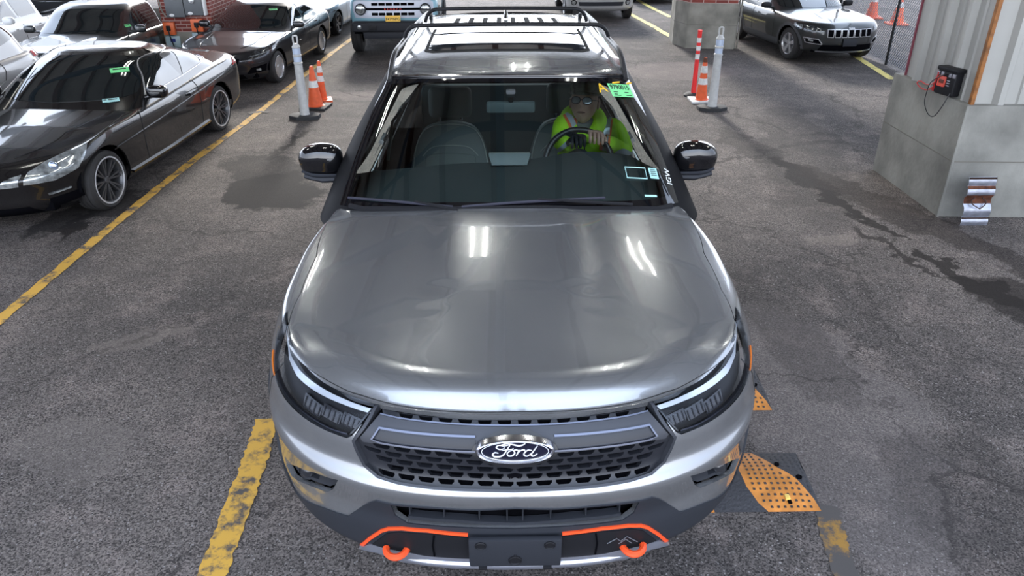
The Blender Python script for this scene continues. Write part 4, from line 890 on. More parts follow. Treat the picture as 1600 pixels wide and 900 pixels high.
# ---------------------------------------------------------------- driver
M_hi = mat('hi_vis_yellow', (.42, .82, .02), .75, bump=.5, bscale=25); M_skin = mat('skin', (.50, .31, .24), .55, noise=.12, nscale=30); M_orb = mat('vest_orange', (.75, .16, .04), .7); M_ref = mat('reflective_silver', (.55, .65, .72), .35, .4)
M_cap = mat('grey_camouflage', (.33, .36, .33), .85, noise=.7, nscale=28); M_glv = mat('black_glove', (.012, .012, .014), .7); M_coll = mat('grey_collar', (.16, .17, .17), .8)
def skin_mesh(name, verts, edges, radii, m, parent, sub=2, root=0):
    me = bpy.data.meshes.new(name); me.from_pydata([tuple(v) for v in verts], edges, []); me.update(); o = bpy.data.objects.new(name, me); COL.objects.link(o)
    sm = o.modifiers.new('s', 'SKIN'); sm.use_smooth_shade = True
    for i, r in enumerate(radii):
        sv = me.skin_vertices[0].data[i]; sv.radius = r if isinstance(r, tuple) else (r, r); sv.use_root = (i == root)
    ss = o.modifiers.new('u', 'SUBSURF'); ss.levels = sub; ss.render_levels = sub
    dg = bpy.context.evaluated_depsgraph_get(); nm = bpy.data.meshes.new_from_object(o.evaluated_get(dg)); bpy.data.objects.remove(o)
    nm.materials.clear(); nm.materials.append(m); nm.polygons.foreach_set('use_smooth', [True]*len(nm.polygons))
    o = bpy.data.objects.new(name, nm); COL.objects.link(o)
    if parent: o.parent = parent
    return o
hp = at(1, 2.42, 913, 160)        # centre of the head
PX, PY, PZ = hp
DR = empty('person', (PX, PY+.06, .58), label='driver in a lime hi-vis hoodie, grey cap and glasses holding the steering wheel', cat='person')
iv = Matrix.Translation((-PX, -(PY+.06), -.58))
LW = lambda *v: Vector(v)-Vector((PX, PY+.06, .58))
sh = PZ-.235
W_T = at(1, 2.06, 925, 216)       # top of the steering wheel, where both hands rest
def w2(px, py, y): return at(1, y, px, py)-Vector((PX, PY+.06, .58))
# body: pelvis, spine, neck, arms, thighs, shins in one surface (clothed)
V = [LW(PX, PY+.14, .62), LW(PX, PY+.12, .78), LW(PX+.005, PY+.08, .95), LW(PX+.01, PY+.06, sh-.04), LW(PX+.005, PY+.04, sh+.06),
     w2(882, 188, 2.44), w2(876, 222, 2.30), w2(893, 226, 2.12), w2(960, 196, 2.46), w2(975, 240, 2.42), w2(950, 222, 2.16),
     LW(PX-.1, PY-.05, .60), LW(PX-.11, PY-.42, .66), LW(PX-.11, PY-.55, .45), LW(PX+.1, PY-.05, .60), LW(PX+.12, PY-.42, .66), LW(PX+.12, PY-.55, .45)]
Eg = [(0, 1), (1, 2), (2, 3), (3, 4), (3, 5), (5, 6), (6, 7), (3, 8), (8, 9), (9, 10), (0, 11), (11, 12), (12, 13), (0, 14), (14, 15), (15, 16)]
Rr = [(.15, .12), (.155, .125), (.165, .125), (.15, .10), (.07, .065), (.078, .078), (.062, .062), (.046, .046), (.082, .082), (.064, .064), (.044, .044), (.09, .09), (.075, .075), (.055, .055), (.09, .09), (.075, .075), (.055, .055)]
hood_body = skin_mesh('body', V, Eg, Rr, M_hi, DR)
# hood collar round the neck and drawn-back hood
bm = bmesh.new(); hc = LW(PX, PY+.01, PZ-.115)
ringp = []
for a in np.linspace(0, 2*math.pi, 28, endpoint=False):
    fr = -math.sin(a); ringp.append(hc+Vector((.096*math.cos(a), .088*math.sin(a)+.01, (.055 if fr < 0 else 0)*abs(fr)-(.075 if fr > 0 else 0)*fr**2)))
tube(bm, ringp, [.032+.012*abs(math.cos(a)) for a in np.linspace(0, 2*math.pi, 28, endpoint=False)], 10, closed=True); bobj('hood', bm, M_hi, DR, 80)
bm = bmesh.new(); tube(bm, [LW(PX, PY+.02, PZ-.17), LW(PX, PY+.0, PZ-.10)], [.068, .056], 16); bobj('collar', bm, M_coll, DR, 60)
bm = bmesh.new(); tube(bm, [hc+Vector((.0, -.115, -.075)), hc+Vector((0, -.125, -.16))], .004, 5); bobj('zip', bm, M_glv, DR)
# vest stripes: bands hugging the torso and sleeves, laid by ray casting onto the body
dgp = bpy.context.evaluated_depsgraph_get(); hb = BVHTree.FromPolygons([v.co.copy() for v in hood_body.data.vertices], [tuple(p.vertices) for p in hood_body.data.polygons])
def cloth_strip(name, pix, w, m, off=.004, n=7):
    co = CAMO-Vector((PX, PY+.06, .58)); L = []
    P = smooth_poly(pix, 6, False); bm = bmesh.new(); prev = None
    for i, (x, y) in enumerate(P):
        a = P[max(0, i-1)]; b = P[min(len(P)-1, i+1)]; dx, dy = b[0]-a[0], b[1]-a[1]; l = math.hypot(dx, dy); nx, ny = -dy/l, dx/l; row = []
        for j in range(n):
            t = (j/(n-1)-.5)*w; r = hb.ray_cast(co, pray(x+nx*t, y+ny*t)); 
            row.append(bm.verts.new(r[0]+r[1]*off) if r[0] is not None else None)
        if prev:
            for j in range(n-1):
                q = (prev[j], prev[j+1], row[j+1], row[j])
                if all(v is not None for v in q): bm.faces.new(q)
        prev = row
    bobj(name, bm, m, DR, 80)
cloth_strip('vest_stripe', [(886, 177), (893, 190), (900, 207)], 15, M_orb); cloth_strip('reflective_band', [(886, 177), (893, 190), (900, 207)], 8, M_ref, .007)
cloth_strip('vest_stripe', [(951, 178), (948, 196), (945, 222), (944, 235)], 17, M_orb); cloth_strip('reflective_band', [(952, 180), (949, 197), (946, 222), (945, 235)], 9, M_ref, .007)
cloth_strip('sleeve_band', [(863, 222), (875, 212), (890, 206)], 8, M_ref, .006); cloth_strip('sleeve_band', [(872, 236), (882, 228), (892, 220)], 6, M_ref, .006)
cloth_strip('sleeve_band', [(962, 240), (972, 236), (985, 242)], 8, M_ref, .006)
# head
HD = Matrix.Translation(Vector(hp)-Vector((PX, PY+.06, .58))) @ Matrix.Rotation(math.radians(-16), 4, 'Z') @ Matrix.Rotation(math.radians(-14), 4, 'X') @ Matrix.Scale(1.0, 4)
def mtx(bm, M): bmesh.ops.transform(bm, matrix=M, verts=bm.verts)
bm = bmesh.new(); bmesh.ops.create_uvsphere(bm, u_segments=48, v_segments=36, radius=1)
for v in bm.verts:
    x, y, z = v.co; g = lambda cx, cz, s: math.exp(-(((x-cx)**2+(z-cz)**2)/s**2))
    fr = max(0, -y); X = x*.078; Y = y*.098; Z = z*.118
    if z < 0: X *= 1-.26*(-z)**1.6; Y = Y*(1-.10*(-z)) if y > 0 else Y*(1-.08*(-z)**2)
    if fr > .2:
        Y -= .028*g(0, -.12, .13)*(1.15 if z < -.08 else .8) + .010*g(0, -.02, .10)    # nose
        Y += .010*(g(.32, .10, .16)+g(-.32, .10, .16))                                  # eye sockets
        Y -= .007*(g(.42, -.2, .22)+g(-.42, -.2, .22)) + .006*g(0, -.48, .18)            # cheeks, lips
        Y += .006*g(0, -.47, .05)*2 - .010*g(0, -.78, .22)                               # mouth line, chin
        Y -= .006*(g(.3, .27, .14)+g(-.3, .27, .14))
    v.co = (X, Y, Z)
bobj('head', (mtx(bm, HD), bm)[1], M_skin, DR, 180)
for sx in (1, -1):
    bm = bmesh.new(); bmesh.ops.create_uvsphere(bm, u_segments=16, v_segments=12, radius=1); bmesh.ops.scale(bm, vec=(.010, .020, .032), verts=bm.verts); bmesh.ops.translate(bm, vec=(sx*.080, .012, -.005), verts=bm.verts); mtx(bm, HD); bobj('ear', bm, M_skin, DR)
    bm = bmesh.new(); bmesh.ops.create_uvsphere(bm, u_segments=16, v_segments=12, radius=.0125); bmesh.ops.translate(bm, vec=(sx*.030, -.078, .012), verts=bm.verts); mtx(bm, HD); bobj('eye', bm, mat('eye_white', (.5, .48, .45), .2), DR)
bm = bmesh.new(); tube(bm, [(-.024, -.094, -.056), (-.01, -.101, -.054), (.01, -.101, -.054), (.024, -.094, -.056)], [.0025, .004, .004, .0025], 6); mtx(bm, HD); bobj('mouth', bm, mat('lips', (.16, .07, .06), .6), DR)
GL = empty('glasses'); GL.parent = DR
for sx in (1, -1):
    ll = [(sx*.032+.026*math.copysign(abs(math.cos(a))**.8, math.cos(a)), -.103+.012*abs((sx*.032+.026*math.cos(a))/.06)**2, .010+.019*math.sin(a)) for a in np.linspace(0, 2*math.pi, 24, endpoint=False)]
    bm = bmesh.new(); tube(bm, ll, .0026, 6, closed=True); mtx(bm, HD); bobj('glasses_frame', bm, mat('frame_brown', (.03, .015, .012), .3, 0, .5), GL)
    bm = bmesh.new(); bm.faces.new([bm.verts.new(p) for p in ll]); mtx(bm, HD); bobj('glasses_lens', bm, mat('mirror_lens', (.5, .52, .55), .15, .6), GL, None)
    bm = bmesh.new(); tube(bm, [(sx*.058, -.096, .016), (sx*.082, -.05, .014), (sx*.084, .01, .008)], .0022, 6); mtx(bm, HD); bobj('glasses_temple', bm, mat('frame_brown', (.03, .015, .012), .3, 0, .5), GL)
bm = bmesh.new(); tube(bm, [(-.008, -.108, .014), (.008, -.108, .014)], .0025, 6); mtx(bm, HD); bobj('glasses_bridge', bm, mat('frame_brown', (.03, .015, .012), .3, 0, .5), GL)
bm = bmesh.new(); lathe(bm, [(.086, .04), (.088, .05), (.090, .085), (.083, .12), (.078, .128), (.05, .133), (.001, .134)], 32)
for v in bm.verts: v.co.y *= 1.16; v.co.z += .006*math.sin(v.co.x*60)*(v.co.z > .11)
for v in bm.verts: v.co.y += .004
mtx(bm, HD); bobj('cap', bm, M_cap, DR, 60)
bm = bmesh.new(); R_ = []
for j, rr in enumerate((.0, .35, .7, 1.0)):
    R_.append([bm.verts.new((.086*math.cos(a), -.085-.012-.022*rr*math.sin(a)+.018*abs(math.cos(a))**2+.02*(1-math.sin(a)), .058-.002*rr-.008*abs(math.cos(a)))) for a in np.linspace(.15, math.pi-.15, 18)])
for a, b in zip(R_, R_[1:]):
    for i in range(17): bm.faces.new((a[i], a[i+1], b[i+1], b[i]))
bmesh.ops.solidify(bm, geom=bm.faces[:], thickness=.004); mtx(bm, HD); bobj('cap_brim', bm, M_cap, DR, 60)
# hands on top of the wheel: palm + four fingers curled over the rim + thumb
def hand(c, dirx, m, sgn, nm):
    "c: knuckle centre above rim; fingers curl forward (towards the camera) and down"
    c = Vector(c); ex = Vector(dirx).normalized(); V = []; E = []; R = []
    def add(p, r, par=None):
        V.append(tuple(p)); R.append(r)
        if par is not None: E.append((par, len(V)-1))
        return len(V)-1
    wr = add(c+Vector((0, .085, .0))-ex*.0*sgn, (.026, .02)); pm = add(c+Vector((0, .045, .018)), (.036, .018), wr)
    for k in range(4):
        o = ex*((k-1.5)*.0225); L = (.9, 1.05, 1.0, .82)[k]
        a = add(c+o+Vector((0, .012, .026)), .0115, pm); b = add(c+o+Vector((0, -.022*L, .022)), .0105, a); d = add(c+o+Vector((0, -.040*L, .0)), .0098, b); add(c+o+Vector((0, -.034*L, -.024)), .0088, d)
    t = add(c-ex*sgn*.042+Vector((0, .035, .006)), .012, pm); t2 = add(c-ex*sgn*.058+Vector((0, .010, .0)), .0105, t); add(c-ex*sgn*.052+Vector((0, -.018, -.006)), .009, t2)
    return skin_mesh(nm, V, E, R, m, DR, 2)
c1 = w2(903, 222, 2.10); c2 = w2(931, 216, 2.10)
hand(c1, (1, 0, .12), M_glv, 1, 'gloved_hand'); hand(c2, (1, 0, -.15), M_skin, -1, 'hand')
bm = bmesh.new(); tube(bm, [Vector(V[6]).lerp(Vector(V[7]), .55), Vector(c1)+Vector((0, .07, 0))], [.047, .038], 14); bobj('glove_cuff', bm, M_glv, DR, 60)
# ---------------------------------------------------------------- other vehicles
def mk_levels(L, W, zb, zf, zs, zr, lipf=.16, lipr=.16, mid=(.45, .60), bf=.0):
    return [(.13, zb+.03, W*.90, zb, L-.12, zb+.08), (.05, zb+.09, W*.965, zb+.07, L-.04, zb+.16), (.01+bf, mid[0], W*.99, mid[0], L, mid[0]+.05), (.0+bf, mid[1], W, mid[1]+.03, L, mid[1]+.08),
            (.04, zf-.10, W*.995, zs-.14, L-.03, zr-.14), (lipf*.65, zf-.03, W*.965, zs-.045, L-lipr*.6, zr-.04), (lipf, zf, W*.925, zs, L-lipr, zr)]
class Car: pass
def car(name, label, cat, contact, rz, sc, L, W, zb, zf, zs, zr, spine_t, drop, cab, roof, P, axles, R, rimr, ns, mrim, windows, Lf=.8, nf=2.5, Lr=.6, nr=3, cabp=(.5, 2.6, .5, 2.6), split=False, pillar=None, lip=(.16, .16), wx=None, clad=None, group=None, at_origin=None, zk=1.0, cside=1, lipm=None, spw=.05, bf=.0, mid=(.45, .60), hump=0.0, handles=(), seams=(), mirror=None, mirmat=None):
    c = Car(); W2 = W/2; wx = wx or W2-.02
    c_, s_ = math.cos(rz), math.sin(rz); lx, ly = wx*sc, axles[0]*sc
    if cside < 0: lx = -lx
    if at_origin: loc = at_origin
    else: loc = (contact[0]-(c_*lx-s_*ly), contact[1]-(s_*lx+c_*ly))
    c.root = empty(name, (loc[0], loc[1], 0), rz, sc, label, cat, group); c.root.scale.z = sc*zk; bpy.context.view_layer.update(); r = c.root
    def cap(x, y, WW):
        q = np.abs(x)/WW; z = lerp_tab(spine_t, y)-drop*q**2.4
        if hump: f = np.clip((.62*WW-np.abs(x))/.07, 0, 1); z = z+hump*f*f*(3-2*f)
        return z
    c.B = shell_body(mk_levels(L, W2, zb, zf, zs, zr, lip[0], lip[1], mid, bf), (1.0, .9), Lf, nf, Lr, nr, cap, nu=170, nv=80, spine=(min(1.0, L*.22), L-.8))
    c.G = cabin(cab, cabp[0], cabp[1], cabp[2], cabp[3], roof, nu=150, nv=60, spine=(cab[-1][0]+.5, cab[-1][3]-.4))
    AR = [archhole(c.B, ay, R+.0, R+.055, zb+.05) for ay in axles]
    patch('body', c.B, rectuv(c.B), AR, P, r, step=.055, estep=.035, thick=.02)
    patch('cabin', c.G, rectuv(c.G), [], pillar or P, r, step=.07, off=0)
    if pillar: patch('roof', c.G, [(0, c.G.V*.0+c.G.kt[len(cab)-1]-.01), (c.G.U, c.G.kt[len(cab)-1]-.01), (c.G.U, c.G.V), (0, c.G.V)], [], P, r, step=.07, off=.004, thick=.004)
    for kind, pts, nm in windows:
        uv = getattr(c.G, kind)(pts)
        if kind == 'F': uv = [((0, v) if abs(p[0]) < 1e-6 else (u, v)) for (u, v), p in zip(uv, pts)]
        if kind == 'B': uv = [((c.G.U, v) if abs(p[0]) < 1e-6 else (u, v)) for (u, v), p in zip(uv, pts)]
        if kind == 'S':
            for sd in (1, -1): patch('side_window', c.G, uv, [], M_dglass, r, step=.06, off=.005, thick=.005, side=sd)
        else: patch(nm, c.G, uv, [], M_dglass, r, step=.06, off=.005, thick=.005)
    for ay in axles:
        for sg in (1, -1):
            wheel(r, (sg*(wx-.11), ay, R), R, .215, rimr, ns, mrim, split, sg, spw)
            if lipm:
                bm = bmesh.new(); lathe(bm, [(rimr*.955, .095), (rimr*.975, .112), (rimr*1.03, .112), (rimr*1.04, .10)], 40, Matrix.Translation((sg*(wx-.11), ay, R)) @ Matrix.Rotation(math.pi/2*sg, 4, 'Y')); bobj('rim_lip', bm, lipm, r)
            bm = bmesh.new(); Pp = [(ay+(R+.07)*math.cos(a), R+(R+.07)*math.sin(a)) for a in np.linspace(.05, math.pi-.05, 14)]
            A = [bm.verts.new((sg*(W2-.42), y, z)) for y, z in Pp]; B_ = [bm.verts.new((sg*(W2-.07), y, z)) for y, z in Pp]
            for i in range(13): bm.faces.new((A[i], A[i+1], B_[i+1], B_[i]))
            bm.faces.new(A); bobj('wheel_well', bm, M_void, r)
            if clad: strip('arch_cladding', c.B, c.B.S([(ay+(R+.085)*math.cos(a), max(R+(R+.085)*math.sin(a), zb+.06)) for a in np.linspace(math.pi+.1, -.1, 26)]), .07, clad, r, off=.008, thick=.015, side=sg)
    if clad:
        for sg in (1, -1):
            q = c.B.S([(axles[0]+R+.1, zb+.20), (axles[1]-R-.1, zb+.20)]); patch('sill_cladding', c.B, [(q[0][0], .004), q[0], q[1], (q[1][0], .004)], [], clad, r, step=.08, off=.006, thick=.006, side=sg)
    bm = bmesh.new(); box(bm, (0, L/2, zb+.12), (W*.74, L*.9, .12), .03); bobj('underbody', bm, M_void, r)
    for q in seams:
        for sg in (1, -1): strip('door_seam', c.B, c.B.S(q), .012, M_gap, r, off=.002, thick=.001, side=sg)
    for (y, z) in handles:
        for sg in (1, -1): patch('door_handle', c.B, c.B.S([(y-.11, z), (y+.11, z+.005), (y+.11, z+.035), (y-.11, z+.03)]), [], P, r, step=.03, off=.035, thick=.035, side=sg)
    if mirror:
        for sg in (1, -1):
            bm = bmesh.new(); bmesh.ops.create_uvsphere(bm, u_segments=20, v_segments=14, radius=1)
            f = lambda a, e: math.copysign(abs(a)**e, a); mx_, my_, mz_ = mirror[:3]; k = mirror[3] if len(mirror) > 3 else 1
            for v in bm.verts: v.co = Vector((f(v.co.x, .65)*.115, f(v.co.y, .7)*.065, f(v.co.z, .65)*.075*k))+Vector((sg*mx_, my_, mz_))
            tube(bm, [(sg*(mx_-.05), my_, mz_-.05), (sg*(W2-.12), my_-.02, mz_-.07)], .028, 8); bobj('side_mirror', bm, mirmat or P, r, 60)
    c.s = lambda nm, pts, m, **k: [patch(nm, c.B, [c.B.near(p) for p in pts], [], m, r, **dict(dict(step=.04, off=.006, thick=.006), **k), side=sg) for sg in (1, -1)]
    def centre(nm, pts, m, **k):
        uv = [c.B.near(p) for p in pts]; uv = [((0, v) if abs(p[0]) < 1e-6 else (u, v)) for (u, v), p in zip(uv, pts)]
        return patch(nm, c.B, uv, [], m, r, **dict(dict(step=.04, off=.006, thick=.006), **k))
    c.c = centre
    return c
def line3(c, nm, pts, w_, m, sides=(1, -1), **k):
    for sg in sides: strip(nm, c.B, [c.B.near(p) for p in pts], w_, m, c.root, side=sg, **dict(dict(off=.01, thick=.008), **k))
def front_rect(c, nm, pts, m, off=.008, nx=1, step=.03, thick=.01):
    "front-view polygon (x,z), x>=0 half, mirrored about the centre"
    uv = c.B.F(pts); uv = [((0, v) if abs(p[0]) < 1e-6 else (u, v)) for (u, v), p in zip(uv, pts)]
    return patch(nm, c.B, uv, [], m, c.root, step=step, off=off, thick=thick)
def front_bits(c, nm, rects, m, off=.010, thick=.01):
    for q in rects:
        uv = c.B.F(q)
        for sg in (1, -1): patch(nm, c.B, uv, [], m, c.root, step=.04, off=off, thick=thick, side=sg)
def plate_at(c, z, y, m, w_=.31, h_=.155, label=None):
    bm = bmesh.new(); box(bm, (0, y, z), (w_, .015, h_), .004); return bobj('license_plate' if m is not M_blk2 else 'plate_bracket', bm, m, c.root)
def glass_label(c, px, py, w_, h_, m):
    u, v = c.G.C([(px, py)], c.root)[0]; P, N = c.G.ev(np.array([u]), np.array([v])); P, N = Vector(P[0]), Vector(N[0])
    Mi = c.root.matrix_world.inverted(); q = Mi @ CAMO; 
    hitp = q+(Mi.to_3x3() @ pray(px, py)).normalized()*((P-q).length)
    if hitp.x < 0: P.x, N.x = -P.x, -N.x
    Z = N; X = Vector((0, 0, 1)).cross(Z).normalized(); Y = Z.cross(X); M = Matrix((X, Y, Z)).transposed().to_4x4(); M.translation = P+N*.009
    bm = bmesh.new(); box(bm, (0, 0, 0), (w_, h_, .002)); mtx(bm, M); o = bobj('glass_sticker', bm, m, c.root, None)
    bm = bmesh.new(); box(bm, (0, h_*.18, .0015), (w_*.7, h_*.25, .001)); mtx(bm, M); bobj('printed_line', bm, M_ink, o, None)

P_blk = paint('black_paint', (.008, .0075, .008), .3, .25); P_ink = paint('dark_graphite_paint', (.03, .03, .034), .6, .3); P_wht = paint('white_paint', (.72, .74, .76), .0, .35); P_lgt = paint('pale_grey_paint', (.36, .36, .37), .3, .35)
P_gry = paint('grey_green_paint', (.035, .038, .038), .6, .3); P_cyan = paint('pale_blue_paint', (.20, .38, .45), .2, .35); P_ram = paint('granite_paint', (.045, .05, .052), .6, .3); P_slv = paint('light_silver_paint', (.50, .50, .50), .3, .35); P_iceb = paint('ice_blue_paint', (.50, .60, .68), .3, .35)
sed_windows = [('F', [(0, .96), (.60, .96), (.68, 1.0), (.52, 1.33), (0, 1.375)], 'windshield'), ('B', [(0, 1.02), (.55, 1.02), (.45, 1.29), (0, 1.32)], 'rear_window')]
# 1. black coupe
A1 = gnd(184, 324); A2 = gnd(352, 203); rz1 = -math.atan2(A2.x-A1.x, A2.y-A1.y); sc1 = math.hypot(A2.x-A1.x, A2.y-A1.y)/2.76
E1 = car('coupe', 'glossy black two-door coupe with black multi-spoke wheels beside the long yellow line', 'car', (A1.x, A1.y), rz1, sc1, 4.70, 1.79, .16, .72, .90, .98,
    [(.15, .72), (.5, .80), (1.0, .875), (1.6, .93), (3.7, 1.0), (4.3, 1.01), (4.6, .98)], .07,
    [(1.35, .86, .86, 4.25, .02), (1.55, .955, .82, 4.10, .03), (1.95, 1.17, .73, 3.68, .03), (2.22, 1.30, .66, 3.35, .03), (2.36, 1.355, .60, 3.15, .03)], [(2.3, 1.36), (2.6, 1.40), (3.0, 1.395), (3.4, 1.34)],
    P_blk, (.84, 3.60), .325, .25, 8, mat('black_alloy', (.10, .10, .105), .35, .6), [('F', [(0, .965), (.60, .975), (.735, 1.0), (.60, 1.30), (.3, 1.335), (0, 1.345)], 'windshield'), ('B', [(0, 1.02), (.55, 1.02), (.45, 1.29), (0, 1.32)], 'rear_window'),
    ('S', [(1.98, .965), (2.28, 1.19), (2.55, 1.285), (2.80, 1.30), (2.84, .99)], ''), ('S', [(2.90, .99), (2.87, 1.30), (3.15, 1.28), (3.45, 1.19), (3.42, 1.03)], ''), ('S', [(3.47, 1.04), (3.50, 1.17), (3.76, 1.05)], '')],
    Lf=1.0, nf=2.4, zk=.885, lipm=mat('rim_lip_silver', (.62, .62, .64), .35, .3), spw=.014, split=True, seams=([(1.62, .30), (1.60, .60), (1.66, .88)], [(3.02, .30), (3.04, .60), (2.98, .90)]), handles=((2.85, .74),), mirror=(.93, 1.98, 1.0), mirmat=M_gblk)
r1 = E1.root
M_hlg = mat('lamp_clear_grey', (.36, .38, .38), .1, .5, 1.0, noise=.6, nscale=18); M_prj = mat('projector_lens', (.45, .55, .75), .05, .8, 1.0)
h1 = E1.s('headlight', [(.52, .12, .55), (.72, .28, .54), (.80, .50, .60), (.83, .78, .76), (.74, .64, .76), (.62, .35, .70), (.54, .2, .66)], M_hlg)
for hh, sg in zip(h1, (1, -1)):
    p_ = E1.B.ev(*[np.array([q]) for q in E1.B.near((.70, .33, .68))])[0][0]; bm = bmesh.new(); bmesh.ops.create_uvsphere(bm, u_segments=16, v_segments=10, radius=.05); bmesh.ops.scale(bm, vec=(1, .5, 1), verts=bm.verts); bmesh.ops.translate(bm, vec=(p_[0]*sg, p_[1], p_[2]), verts=bm.verts); bobj('lamp_projector', bm, M_prj, hh)
E1.s('inner_headlight', [(.34, .05, .54), (.48, .11, .54), (.50, .16, .65), (.42, .12, .62)], M_hlg)
front_rect(E1, 'grille', [(0, .38), (.30, .38), (.33, .62), (0, .65)], M_void, .006)
for x in np.arange(.04, .3, .055): front_bits(E1, 'grille_bar', [[(x, .42), (x+.012, .42), (x+.012, .60), (x, .60)]], M_dglass, .016, .01)
front_rect(E1, 'lower_intake', [(0, .20), (.55, .22), (.50, .31), (0, .31)], M_void, .006)
front_bits(E1, 'side_intake', [[(.62, .26), (.80, .30), (.80, .38), (.64, .36)]], M_void)
front_bits(E1, 'day_light', [[(.64, .40), (.76, .42), (.76, .435), (.64, .415)]], M_hlg, .012)
for q, w_ in (([(1.96, .955), (2.27, 1.205), (2.55, 1.305), (2.85, 1.325), (3.2, 1.30), (3.5, 1.20), (3.80, 1.045)], .024), ([(1.98, .955), (2.84, .975), (3.42, 1.015), (3.80, 1.045)], .012)):
    for sg in (1, -1): strip('window_trim', E1.G, E1.G.S(q), w_, M_alu, r1, off=.012, thick=.006, side=sg)
for sg in (1, -1):
    strip('flank_crease', E1.B, E1.B.S([(1.0, .62), (2.0, .66), (3.0, .72), (4.0, .80)]), .012, P_blk, r1, off=.010, thick=.01, side=sg); strip('sill_trim', E1.B, E1.B.S([(1.25, .27), (2.2, .25), (3.2, .27)]), .03, P_blk, r1, off=.02, thick=.03, side=sg)
E1.s('tail_light', [(.86, 4.15, .82), (.80, 4.45, .82), (.70, 4.58, .80), (.72, 4.55, .92), (.82, 4.3, .93)], M_red)
hs = [E1.B.T([(x, y)])[0] for x, y in ((.78, .70), (.80, 1.1), (.78, 1.5))]; 
for sg in (1, -1): strip('hood_seam', E1.B, hs, .01, M_gap, r1, off=.002, thick=.001, side=sg); strip('hood_crease', E1.B, [E1.B.T([(x, y)])[0] for x, y in ((.34, .35), (.50, .9), (.60, 1.45))], .03, P_blk, r1, off=.006, thick=.008, side=sg)
glass_label(E1, 187, 110, .19, .085, M_grn); glass_label(E1, 166, 158, .07, .06, M_teal); glass_label(E1, 177, 157, .12, .06, M_teal)
bm = bmesh.new(); p = E1.root.matrix_world.inverted() @ at(1, A1.y+1.15, 140, 120); box(bm, (0, 2.15, 1.22), (.24, .04, .07), .02); bobj('rear_view_mirror', bm, M_int, r1)

# 2. dark saloon with black wheels, behind the coupe
B1 = gnd(441, 128); B2 = gnd(506, 84); rz2 = -math.atan2(B2.x-B1.x, B2.y-B1.y); sc2 = math.hypot(B2.x-B1.x, B2.y-B1.y)/2.85
sed_side = [('S', [(2.0, .99), (2.35, 1.26), (2.75, 1.36), (2.78, 1.02)], ''), ('S', [(2.84, 1.02), (2.81, 1.365), (3.25, 1.34), (3.55, 1.19), (3.60, 1.06)], ''), ('S', [(3.66, 1.07), (3.62, 1.16), (3.85, 1.09)], '')]
sed_front = ('F', [(0, .985), (.62, 1.0), (.735, 1.03), (.60, 1.34), (.3, 1.375), (0, 1.385)], 'windshield'); sed_back = ('B', [(0, 1.10), (.58, 1.10), (.48, 1.33), (0, 1.36)], 'rear_window')
def sedan(name, label, contact, rz, sc, P, mrim, ns, split, spw=.05):
    return car(name, label, 'car', contact, rz, sc, 4.80, 1.82, .17, .76, .95, 1.04,
        [(.15, .76), (.5, .85), (1.0, .92), (1.6, .975), (3.9, 1.05), (4.4, 1.06), (4.65, 1.03)], .07,
        [(1.35, .90, .88, 4.45, .02), (1.55, .985, .84, 4.30, .03), (1.97, 1.21, .75, 3.95, .03), (2.28, 1.35, .68, 3.65, .03), (2.42, 1.405, .63, 3.5, .03)], [(2.3, 1.41), (2.7, 1.445), (3.1, 1.445), (3.6, 1.38)],
        P, (.86, 3.71), .335, .24, ns, mrim, [sed_front, sed_back]+sed_side, zk=.87, Lf=1.0, nf=2.4, split=split, spw=spw,
        seams=([(1.70, .32), (1.68, .62), (1.74, .92)], [(2.80, .30), (2.82, .60), (2.80, .98)], [(3.55, .75), (3.72, .9), (3.76, 1.0)]), handles=((2.62, .82), (3.50, .86)), mirror=(.97, 2.0, 1.03))
E2 = sedan('sedan', 'dark graphite four-door sedan parked between the coupe and the pale blue sedan', (B1.x, B1.y), rz2, sc2, P_ink, M_alu, 9, True, .04)
E2.s('headlight', [(.56, .18, .66), (.72, .36, .67), (.84, .66, .72), (.86, .86, .80), (.76, .66, .79), (.62, .35, .75)], mat('lamp_smoked', (.08, .085, .09), .08, .5, 1.0, noise=.7, nscale=20))
for q in ([(.60, .22, .68), (.74, .42, .70), (.84, .74, .75)],): line3(E2, 'light_strip', q, .022, M_hlg)
front_rect(E2, 'grille', [(0, .40), (.30, .42), (.42, .56), (.44, .66), (.30, .70), (0, .69)], M_void); line3(E2, 'grille_frame', [(.0, .0, .70), (.32, .06, .715), (.46, .1, .665), (.42, .08, .56), (.31, .04, .41), (0, 0, .39)], .02, M_blk2)
front_bits(E2, 'side_intake', [[(.52, .34), (.78, .36), (.80, .50), (.60, .46)]], M_void); front_bits(E2, 'fog_lamp', [[(.66, .38), (.72, .38), (.72, .43), (.66, .43)]], M_hlg, .014); line3(E2, 'intake_trim', [(.60, .2, .53), (.78, .4, .545)], .02, P_ink)
front_rect(E2, 'lower_intake', [(0, .22), (.5, .24), (.46, .33), (0, .33)], M_void)
E2.s('tail_light', [(.86, 4.30, .90), (.78, 4.60, .90), (.60, 4.74, .88), (.62, 4.72, .99), (.82, 4.45, 1.0)], M_red)
glass_label(E2, 427, 15, .16, .07, M_grn)
for sg in (1, -1): strip('hood_crease', E2.B, [E2.B.T([(x, y)])[0] for x, y in ((.36, .4), (.50, .95), (.58, 1.5))], .03, P_ink, E2.root, off=.006, thick=.008, side=sg)
